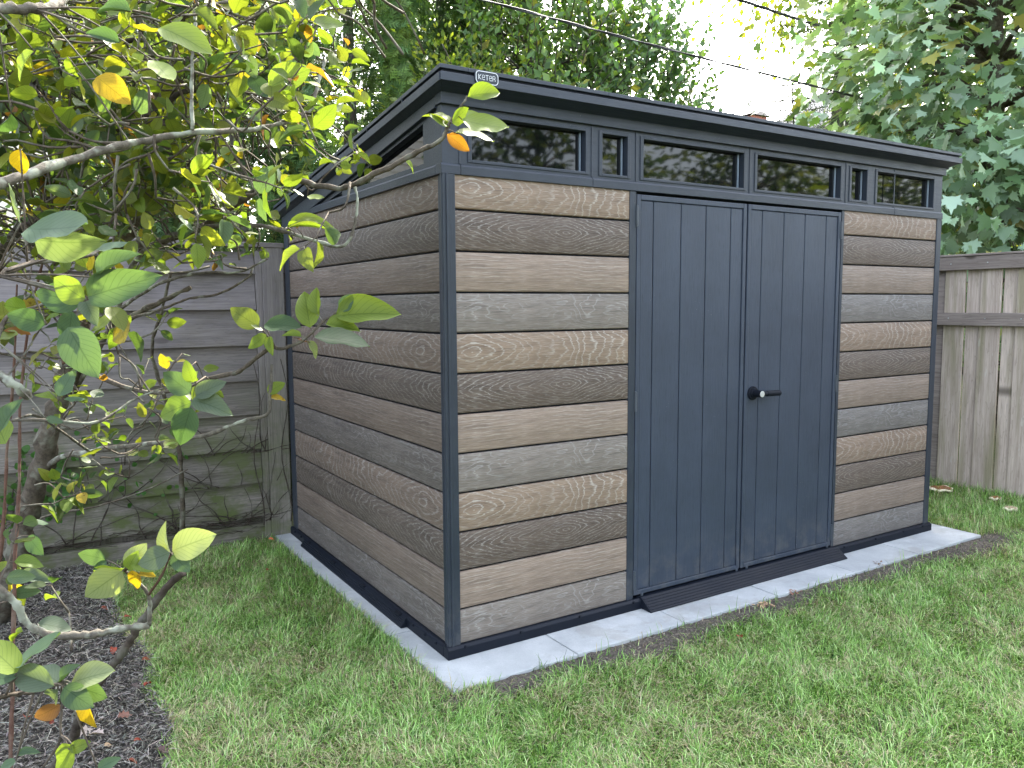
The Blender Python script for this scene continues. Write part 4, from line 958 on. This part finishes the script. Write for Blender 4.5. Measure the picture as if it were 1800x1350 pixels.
# ---------------------------------------------------------------- houses and wires far off
hw = plain('pale_siding_paint', (.72, .66, .58), .7)
rs = N('asphalt_shingles', .9, .15); co = rs.coord('Object'); c = rs.mix(rs.mr(rs.noise(co, 9, 4, .7), .3, .7), (.11, .115, .13), (.22, .225, .24)); rs.color(c); rs.bump(rs.noise(co, 30, 3), .6, .02)
brick = plain('red_brick', (.32, .11, .07), .85, var=.3)
h1 = empty('house', (-4, 15, 0), 'pale house wall with lap siding glimpsed through the shrub at the upper left', 'house')
MB().box(-10, .9, 15.03, 19, 0, 7.8).build('wall', hw, h1)
for i in range(40):
    z = .2+i*.19
    MB().hexa([(-10, 14.985, z), (.9, 14.985, z), (.9, 15.02, z), (-10, 15.02, z), (-10, 15.01, z+.188), (.9, 15.01, z+.188), (.9, 15.02, z+.188), (-10, 15.02, z+.188)]).build('siding_board', hw, h1)
MB().hexa([(-10.4, 14.5, 7.7), (1.3, 14.5, 7.7), (1.3, 17, 9.6), (-10.4, 17, 9.6), (-10.4, 14.5, 7.85), (1.3, 14.5, 7.85), (1.3, 17, 9.75), (-10.4, 17, 9.75)]).build('roof', rs.m, h1)
wf = MB().box(-1.0, .1, 14.955, 14.98, 5.2, 6.6).build('window', M['pane'], h1)
for b_ in ((-1.1, -1.0, 5.1, 6.7), (.1, .2, 5.1, 6.7), (-1.0, .1, 5.1, 5.2), (-1.0, .1, 6.6, 6.7), (-.47, -.43, 5.2, 6.6)): MB().box(b_[0], b_[1], 14.93, 14.954, b_[2], b_[3]).build('sash', hw, wf)
h2 = empty('neighbour_house', (24, 15.5, 0), 'distant house with a grey shingle roof just above the shed roof at the right', 'house')
MB().box(20.5, 28, 13.5, 19, 0, 6.3).build('wall', hw, h2)
def hip(x0, x1, y0, y1, z0, z1, k, name, par):
    m = MB(); m.v = [(x0, y0, z0), (x1, y0, z0), (x1, y1, z0), (x0, y1, z0), (x0+k, (y0+y1)/2, z1), (x1-k, (y0+y1)/2, z1), (x0, y0, z0-.15), (x1, y0, z0-.15), (x1, y1, z0-.15), (x0, y1, z0-.15)]
    m.f = [(0, 1, 5, 4), (1, 2, 5), (2, 3, 4, 5), (3, 0, 4), (0, 1, 7, 6), (1, 2, 8, 7), (2, 3, 9, 8), (3, 0, 6, 9), (6, 7, 8, 9)]; return m.build(name, rs.m, par)
hip(20.8, 29, 12.8, 19.6, 6.5, 9.0, 3.0, 'roof', h2)
for i in range(14):                        # shingle courses on the slope that faces the garden
    f0 = i/14; z = 6.5+2.5*f0+.012; y_ = 12.8+3.4*f0; xa, xb = 20.8+3*f0, 29-3*f0
    MB().hexa([(xa, y_-.02, z-.01), (xb, y_-.02, z-.01), (xb, y_+.22, z+.165), (xa, y_+.22, z+.165), (xa, y_-.02, z+.025), (xb, y_-.02, z+.025), (xb, y_+.22, z+.18), (xa, y_+.22, z+.18)]).build('shingle_course', rs.m, h2)
h3 = empty('chimney', (21.1, 17.1, 0), 'small red brick chimney with a dark cap peeping over the middle of the shed roof', 'chimney')
MB().box(20.8, 21.5, 16.9, 17.4, 0, 7.95).build('stack', brick, h3); 
MB().hexa([(20.55, 16.8, 7.96), (21.6, 16.8, 7.96), (21.6, 17.5, 7.96), (20.55, 17.5, 7.96), (20.9, 16.95, 8.13), (21.35, 16.95, 8.13), (21.35, 17.35, 8.13), (20.9, 17.35, 8.13)]).build('cap', M['dark'], h3)
wire = plain('black_cable', (.03, .03, .033), .6)
def cable(pts, r, label, strands=1):
    P = curve(pts, 12); ps = []
    for k in range(strands):
        t = np.arange(len(P)); ph = t*1.1+k*2*np.pi/strands; off = np.stack([0*t, np.sin(ph), np.cos(ph)], -1)*r*(1.05 if strands > 1 else 0)
        ps.append((P+off, np.full(len(P), r)))
    V, F = tubes(ps, 6); tag(link('overhead_wire', fmesh('overhead_wire', V, F, wire, smooth=True)), label, 'wire')
def ext(a, b, k): a = np.array(a); b = np.array(b); return a+(b-a)*k
a, m_, b = at(850, 0, 5.0), at(1200, 93, 6.0), at(1477, 163, 7.3)
cable([ext(m_, a, 2.2), a, m_, b, ext(m_, b, 3.0)], .005, 'long thin black wire crossing from the top centre down behind the maple', 2)
a, m_, b = at(1300, 0, 8.5), at(1430, 42, 9), at(1600, 92, 9.6)
cable([ext(m_, a, 4), a, m_, b, ext(m_, b, 3)], .009, 'thicker twisted wire bundle in the bright sky at the upper right', 3)
a, m_, b = at(60, 352, 7), at(300, 378, 7), at(490, 410, 7)
cable([ext(m_, a, 1.6), a, m_, b, ext(m_, b, 2)], .012, 'low dark wire just above the board fence, seen through the shrub')

# ---------------------------------------------------------------- vines and ivy on the left fence
vn = empty('climbing_vine', (-.9, 2.08, 0), 'bare dark vine with few round green leaves, clinging to the left board fence', 'vine')
ps = []
for i in range(75):
    x = rng.uniform(-1.9, -.05); z = rng.choice([.12, .15, .36, .55]); p = np.array([x, FY-.045, z]); d = rng.uniform(-1.3, 1.3); L = rng.uniform(.15, .6); q = [p.copy()]
    for k in range(6): d += rng.uniform(-.35, .35); p = p+np.array([math.sin(d), rng.uniform(-.03, .03), abs(math.cos(d))*.8])*L/6; p[1] = min(FY-.032, max(FY-.09, p[1])); q.append(p.copy())
    q = np.array(q); q = q[q[:, 2] < 1.0]
    if len(q) > 2: ps.append((curve(q, 3), np.linspace(.0035, .0012, len(curve(q, 3)))))
for i in range(70):                        # dead stems in the dark gap under the boards
    x = rng.uniform(-2.2, -.2); L = rng.uniform(.2, .5); q = np.array([x, FY-.04, .13+rng.uniform(0, .03)])+np.cumsum(rng.standard_normal((6, 3))*[.03, .012, .012]+[L/6, 0, 0], 0); ps.append((q, np.full(6, .0018)))
for (x0, x1) in ((-.035, -.02), (-.20, -.10)):
    q = [np.array([x0, FY-.06, z])+np.array([.025*math.sin(z*9), 0, 0]) for z in np.linspace(.1, 1.1, 14)]; ps.append((np.array(q), np.linspace(.004, .002, 14)))
V, F = tubes(ps, 4); link('stems', fmesh('stems', V, F, M['barkd'], smooth=True), vn)['kind'] = 'stuff'
n = 210; px_ = np.concatenate([rng.normal(90, 26, 120), rng.normal(15, 20, 40), rng.uniform(40, 330, 50)]); py_ = np.concatenate([rng.normal(850, 35, 120), rng.normal(905, 25, 40), rng.normal(840, 60, 50)])
d0_ = [((FY-.07)-CC[1])/(CR @ np.array([(a-900)/CF, -(b-675)/CF, -1.]))[1] for a, b in zip(px_, py_)]
P = np.array([at(a, b, d) for a, b, d in zip(px_, py_, d0_)])+rng.standard_normal((n, 3))*[.01, .02, .01]
A = norm(rng.standard_normal((n, 3))*[1, .2, 1]); Nn = norm(np.array([0, -1., .5])+.4*rng.standard_normal((n, 3)))
RND = ovate(7, 1.0, .1, .1)
put_leaves(vn, P, frames(A, Nn), rng.uniform(.02, .042, n), colors(n, [(1, (.07, .17, .04))]), [RND], np.zeros(n, int), M['leaf'], 210, ncol=5)

# ---------------------------------------------------------------- grass
def blades(n, xy, L0, L1, wd, pal, flat, name):
    n = len(xy); th = rng.random(n)*2*np.pi; L = rng.uniform(L0, L1, n); lean = np.clip(rng.normal(flat, .28, n), .05, 1.5)
    dx, dy = np.cos(th), np.sin(th); w_ = wd*rng.uniform(.7, 1.25, n)*.5
    base = np.stack([xy[:, 0], xy[:, 1], np.full(n, -.004)], -1)
    th = rng.random(n)*2*np.pi; th = np.where(rng.random(n) < .55, 2.2*field(xy[:, 0], xy[:, 1], 7, 21)*3+rng.normal(0, .7, n), th); dx, dy = np.cos(th), np.sin(th)
    h1 = np.stack([dx*np.sin(lean*.5), dy*np.sin(lean*.5), np.cos(lean*.5)], -1)*L[:, None]*.5
    h2 = np.stack([dx*np.sin(lean*1.3), dy*np.sin(lean*1.3), np.cos(np.minimum(lean*1.3, 1.72))], -1)*L[:, None]*.5
    s_ = np.stack([-dy, dx, 0*dx], -1)*w_[:, None]
    p1 = base+h1; p2 = p1+h2; p2[:, 2] = np.maximum(p2[:, 2], .002)
    V = np.stack([base-s_, base+s_, p1+s_*.85, p1-s_*.85, p2+s_*.12, p2-s_*.12], 1).reshape(-1, 3)
    k = (np.arange(n)*6)[:, None]; F = np.concatenate([k+np.array([0, 1, 2, 3]), k+np.array([3, 2, 4, 5])])
    return V, F
def field(x, y, s, seed):
    r_ = np.random.default_rng(seed); v = 0
    for i in range(5): a, b, c_ = r_.uniform(-s, s), r_.uniform(-s, s), r_.uniform(0, 6); v = v+np.sin(a*x*(1+i*.4)+b*y*(1+i*.4)+c_)
    return v/5
def lawn_mask(x, y):
    ok = (x > bed_edge(y)+.012*rng.standard_normal(len(x))) & (x < 4.70) & (y < 2.09)
    ok &= ~((x > -.125) & (x < 3.475) & (y > -.248))
    sf = strip_front(x)+.045*rng.standard_normal(len(x)); bare = (x > .02) & (x < 3.6) & (y > sf) & (y < -.24)
    ok &= ~bare | (rng.random(len(x)) < .05)
    return ok
tot = []
N0 = 1300000
x = rng.uniform(-1.1, 4.7, N0); y = rng.uniform(-3.0, 2.1, N0)
d = np.hypot(x-CC[0], y-CC[1]); P3 = np.stack([x, y, 0*x], -1); px, py, dp = project(P3)
vis = (px > -250) & (px < 2050) & (py < 1600) & (dp > .2)
ok = lawn_mask(x, y) & (rng.random(N0) < np.where(vis, np.clip(3.2/np.maximum(d, 1.), .25, .9), .05))
dens = .62+.38*field(x, y, 5, 3); ok &= rng.random(N0) < np.clip(dens+.25, .25, 1)
x = x[ok]; y = y[ok]
nn = len(x); print('grass', nn)
if nn > 272000: s_ = rng.permutation(nn)[:272000]; x = x[s_]; y = y[s_]; nn = len(x)
x = np.asarray(x); fa = field(x, y, 6, 11); fb = field(x, y, 14, 5); leftz = np.clip((.6-x)*.8, 0, 1)
ps_ = np.clip(.30+.30*fa+.28*fb+.10*leftz, .04, .85); straw = rng.random(nn) < ps_*.78
G = colors(nn, [(.40, (.145, .28, .05)), (.28, (.24, .42, .10)), (.18, (.40, .56, .23)), (.14, (.055, .13, .028))], .35)
ST = colors(nn, [(.5, (.46, .42, .26)), (.3, (.37, .36, .18)), (.2, (.24, .19, .12))], .25); G = np.where(straw[:, None], ST, G)
xy = np.stack([x, y], -1)
nearslab = np.exp(-np.maximum(0, np.where(y > -.3, -.125-x, 9))/.12)
Lm = 1+.9*nearslab*(rng.random(nn) < .6)
Vs = []; Fs = []; Cs = []; b0 = 0
for sel, L0, L1, wd, fl in ((~straw, .020, .062, .0030, 1.0), (straw, .03, .07, .0024, 1.4)):
    V, F = blades(0, xy[sel], L0, L1, wd, None, fl, ''); 
    s6 = np.repeat(Lm[sel], 6); V[:, 2] = V[:, 2]*s6
    Vs.append(V); Fs.append(F+b0); b0 += len(V); Cs.append(np.repeat(G[sel], 6, axis=0))
o = link('grass', fmesh('grass', np.concatenate(Vs), np.concatenate(Fs), M['grass'], colr=np.concatenate(Cs), smooth=True))
tag(o, 'short patchy green lawn grass with straw-coloured dry patches', 'grass', kind='stuff')
# mulch bits and dry straw in the bed
n = 95000; x = rng.uniform(-2.6, -1.0, n); y = rng.uniform(-1.6, 2.1, n); ok = x < bed_edge(y)+.015; px, py, dp = project(np.stack([x, y, 0*x], -1)); ok &= (px > -150) & (py < 1500) & (dp > .2)
x = x[ok]; y = y[ok]; n = len(x); zz = rng.uniform(.012, .028, n)
chip = rng.random(n) < .65; A = norm(rng.standard_normal((n, 3))*[1, 1, .25]); Nn = norm(UP+.5*rng.standard_normal((n, 3)))
T = (np.array([(-.5, 0, 0), (.5, 0, 0), (.5, 1, 0), (-.5, 1, 0), (-.4, .1, .18), (.4, .1, .18), (.4, .9, .18), (-.4, .9, .18)])*[.35, 1, .5], np.array([(4, 5, 6, 7), (0, 1, 5, 4), (1, 2, 6, 5)]))
i = np.where(chip)[0]; V1, F1, C1 = scatter(T[0], T[1], np.stack([x[i], y[i], zz[i]], -1), frames(A[i], Nn[i]), rng.uniform(.005, .02, len(i)), colors(len(i), [(.45, (.065, .06, .055)), (.45, (.17, .16, .145)), (.1, (.03, .025, .02))], .3))
T2 = (np.array([(-.02, 0, 0), (.02, 0, 0), (.05, .5, .08), (.01, .5, .08), (.02, 1, 0), (0, 1, 0)]), np.array([(0, 1, 2, 3), (3, 2, 4, 5)]))
i = np.where(~chip)[0]; V2, F2, C2 = scatter(T2[0], T2[1], np.stack([x[i], y[i], zz[i]+.006], -1), frames(A[i], Nn[i]), rng.uniform(.018, .05, len(i)), colors(len(i), [(.5, (.33, .31, .27)), (.5, (.13, .12, .105))], .35))
tag(link('mulch', fmesh('mulch', np.concatenate([V1, V2]), np.concatenate([F1, F2+len(V1)]), M['litter'], colr=np.concatenate([C1, C2]))), 'dark bark mulch with dry straw in the planting bed', 'mulch', kind='stuff')
# crumbs of soil in the bare strip, pale gravel along the left edge of the slab
n = 7000; x = rng.uniform(-.2, 3.7, n); y = rng.uniform(-.55, -.245, n); ok = y > strip_front(x)-.03; x = x[ok]; y = y[ok]; n = len(x)
V1, F1, C1 = scatter(T[0], T[1], np.stack([x, y, np.full(n, .008)], -1), frames(norm(rng.standard_normal((n, 3))*[1, 1, .3]), norm(UP+.6*rng.standard_normal((n, 3)))), rng.uniform(.004, .012, n), colors(n, [(.6, (.10, .085, .07)), (.3, (.19, .165, .14)), (.1, (.30, .27, .23))], .3))
m = 900; x = -.125-rng.exponential(.009, m); y = rng.uniform(-.25, 1.2, m)
V2, F2, C2 = scatter(T[0], T[1], np.stack([x, y, np.full(m, .006)], -1), frames(norm(rng.standard_normal((m, 3))*[1, 1, .3]), norm(UP+.6*rng.standard_normal((m, 3)))), rng.uniform(.005, .012, m), colors(m, [(1, (.34, .29, .22))], .3))
tag(link('soil_crumbs', fmesh('soil_crumbs', np.concatenate([V1, V2]), np.concatenate([F1, F2+len(V1)]), M['litter'], colr=np.concatenate([C1, C2]))), 'loose soil crumbs and fine gravel along the edge of the paving', 'soil', kind='stuff')

# ---------------------------------------------------------------- fallen leaves, bark bits, fungi
def ground_at(px_, py_, z=.02):
    d = CR @ np.array([(px_-900)/CF, -(py_-675)/CF, -1.]); return CC+d*(z-CC[2])/d[2]
DRY = [ovate(7, .55, .9, .25, .05), ovate(7, .7, .5, .5, .06)]
def oakleaf():
    pts = [(0, 0), (.08, .12), (.26, .16), (.14, .30), (.36, .42), (.17, .52), (.30, .72), (.12, .76), (0, 1)]
    out = pts+[(-x, y) for x, y in pts[-2:0:-1]]; V = [(0, .45, .0)]+[(x, y, .25*abs(x)+.1*math.sin(y*5)) for x, y in out]; k = len(out)
    return np.array(V), np.array([(0, 1+i, 1+(i+1) % k) for i in range(k)])
OAK = oakleaf()
def litter(px_, py_, L, T, c, label, group=None, name='fallen_leaf', cat='leaf', z=.03):
    p = ground_at(px_, py_, z); A = norm(rng.standard_normal((1, 3))*[1, 1, .15]); Nn = norm(UP+.35*rng.standard_normal((1, 3)))
    V, F, C_ = scatter(T[0], T[1], np.zeros((1, 3)), frames(A, Nn), np.array([L]), np.array([c]))
    o = link(name, fmesh(name, V, F, M['litter'], colr=C_)); o.location = p; tag(o, label, cat, group)
RED = [(265, 503/3+900), (218, 1085), (200, 1138), (249, 1160), (254, 1206), (90, 1262), (43, 1262), (255, 1250), (235, 1303), (210, 1322), (228, 1340), (285, 1340), (198, 1262), (125, 1095), (232, 1190), (207, 1276)]
for q in [(177, 1068), (218, 1085), (200, 1138), (249, 1160), (254, 1206), (90, 1262), (45, 1262), (235, 1303), (223, 1337)]:
    litter(q[0], q[1], rng.uniform(.03, .045), DRY[rng.integers(2)], (.20+.1*rng.random(), .062, .038), 'small curled red-brown dry leaf lying on the mulch bed', 'red-brown dry leaves on the mulch bed')
litter(205, 1260, .05, OAK, (.20, .10, .075), 'dull reddish lobed dry leaf on the mulch between the pale leaves')
for (a, b, l) in ((183, 1262, 'pale pinkish lobed dead leaf on the mulch, upper one of the cluster'), (183, 1290, 'pale pinkish lobed dead leaf on the mulch, lower right of the cluster'), (160, 1305, 'large crumpled pale grey dead leaf on the mulch, lower left of the cluster'), (130, 1293, 'pale dead leaf behind the yellow hanging leaf, on the mulch')):
    litter(a, b, .065, OAK, (.42, .35, .32), l)
litter(183, 1312, .03, DRY[1], (.38, .27, .17), 'small tan dry leaf below the pale dead leaves')
litter(275, 1316, .05, OAK, (.10, .065, .06), 'dark purplish dead leaf at the edge of the mulch bed'); litter(228, 1205, .05, OAK, (.09, .07, .065), 'dark curled dead leaf on the mulch, above the red-brown ones')
litter(468, 1003, .03, DRY[0], (.28, .09, .05), 'small red-brown leaf on the grass near the left paving', z=.045)
litter(1298, 1119, .036, DRY[1], (.42, .12, .08), 'small salmon red leaf lying on the lawn in front of the doors', z=.04)
litter(472, 948, .035, DRY[0], (.40, .12, .05), 'small orange-red leaf at the foot of the fence post', z=.04)
def crumb(px_, py_, L, n, c, label, name, z=.015):
    p = ground_at(px_, py_, z); k = n; P = rng.standard_normal((k, 3))*[L*.5, L*.28, .003]+[0, 0, .006]
    V, F, C_ = scatter(T[0], T[1], P, frames(norm(rng.standard_normal((k, 3))*[1, 1, .4]), norm(UP+.5*rng.standard_normal((k, 3)))), rng.uniform(.008, .02, k), colors(k, [(1, c)], .25))
    o = link(name, fmesh(name, V, F, M['litter'], colr=C_)); o.location = p; tag(o, label, 'bark')
crumb(1343, 1064, .05, 40, (.42, .29, .18), 'tan patch of crumbled wood on the bare soil in front of the doors', 'crumbled_wood')
crumb(1396, 1042, .035, 24, (.33, .17, .11), 'reddish crumbled wood bits against the paving edge', 'crumbled_wood')
crumb(1543, 993, .03, 22, (.25, .17, .12), 'brown crumbs on the soil by the right part of the paving', 'crumbled_wood')
fc = N('fungus_cap', .8, .2); co = fc.coord('Object'); x_, y_, z_ = fc.sep(co); rr_ = fc.ma('SQRT', fc.add(fc.mul(x_, x_), fc.mul(y_, y_)))
nz = fc.noise(co, 60, 4, .7)
def fungus(px_, py_, r_, label, topc):
    s = N('fungus_cap', .8, .2); co = s.coord('Object'); a, b, _ = s.sep(co); q = s.ma('SQRT', s.add(s.mul(a, a), s.mul(b, b))); nz = s.noise(co, 70, 4, .7)
    c = s.mix(s.mr(nz, .35, .65), topc, tuple(v*.5 for v in topc)); e = s.mr(s.add(q, s.mul(s.ma('SUBTRACT', nz, .5), r_*.25)), r_*.74, r_*.84, 0, 1)
    s.color(s.mix(e, c, (.74, .66, .48))); s.bump(nz, .6, .004)
    p = ground_at(px_, py_, .035); V = []; F = []; k = 28; rings = [(0, .012), (.5, .010), (.8, .004), (.97, 0), (1.0, -.006), (.8, -.014), (.3, -.02), (.15, -.05)]
    for i, (f_, z) in enumerate(rings):
        for j in range(k):
            t = 2*math.pi*j/k; wob = 1+(.07*math.sin(3*t+1)+.05*math.sin(7*t))*(f_ > .3); V.append((r_*f_*wob*math.cos(t)*1.15+1e-4*j, r_*f_*wob*math.sin(t)*.9, z+.005*math.sin(5*t)*(f_ > .7)))
    for i in range(len(rings)-1):
        for j in range(k): F.append((i*k+j, i*k+(j+1) % k, (i+1)*k+(j+1) % k, (i+1)*k+j))
    V[0:k] = [(0.0005*math.cos(j), .0005*math.sin(j), .012) for j in range(k)]
    o = link('mushroom', fmesh('mushroom', V, F, s.m, smooth=True)); o.location = p; tag(o, label, 'mushroom')
fungus(1654, 858, .088, 'largest flat brown mushroom with a cream rim, between shed and right fence', (.30, .13, .06))
fungus(1750, 875, .040, 'small brown mushroom with a cream rim, middle one of three by the fence', (.30, .15, .06))
fungus(1776, 893, .046, 'pale cream mushroom farthest from the shed by the right fence', (.52, .40, .26))
0 and print('tris', sum(sum(len(p.vertices)-2 for p in m.polygons) if len(m.polygons) < 2000 else len(m.polygons)*(len(m.polygons[0].vertices)-2) for m in bpy.data.meshes))
print('all done')
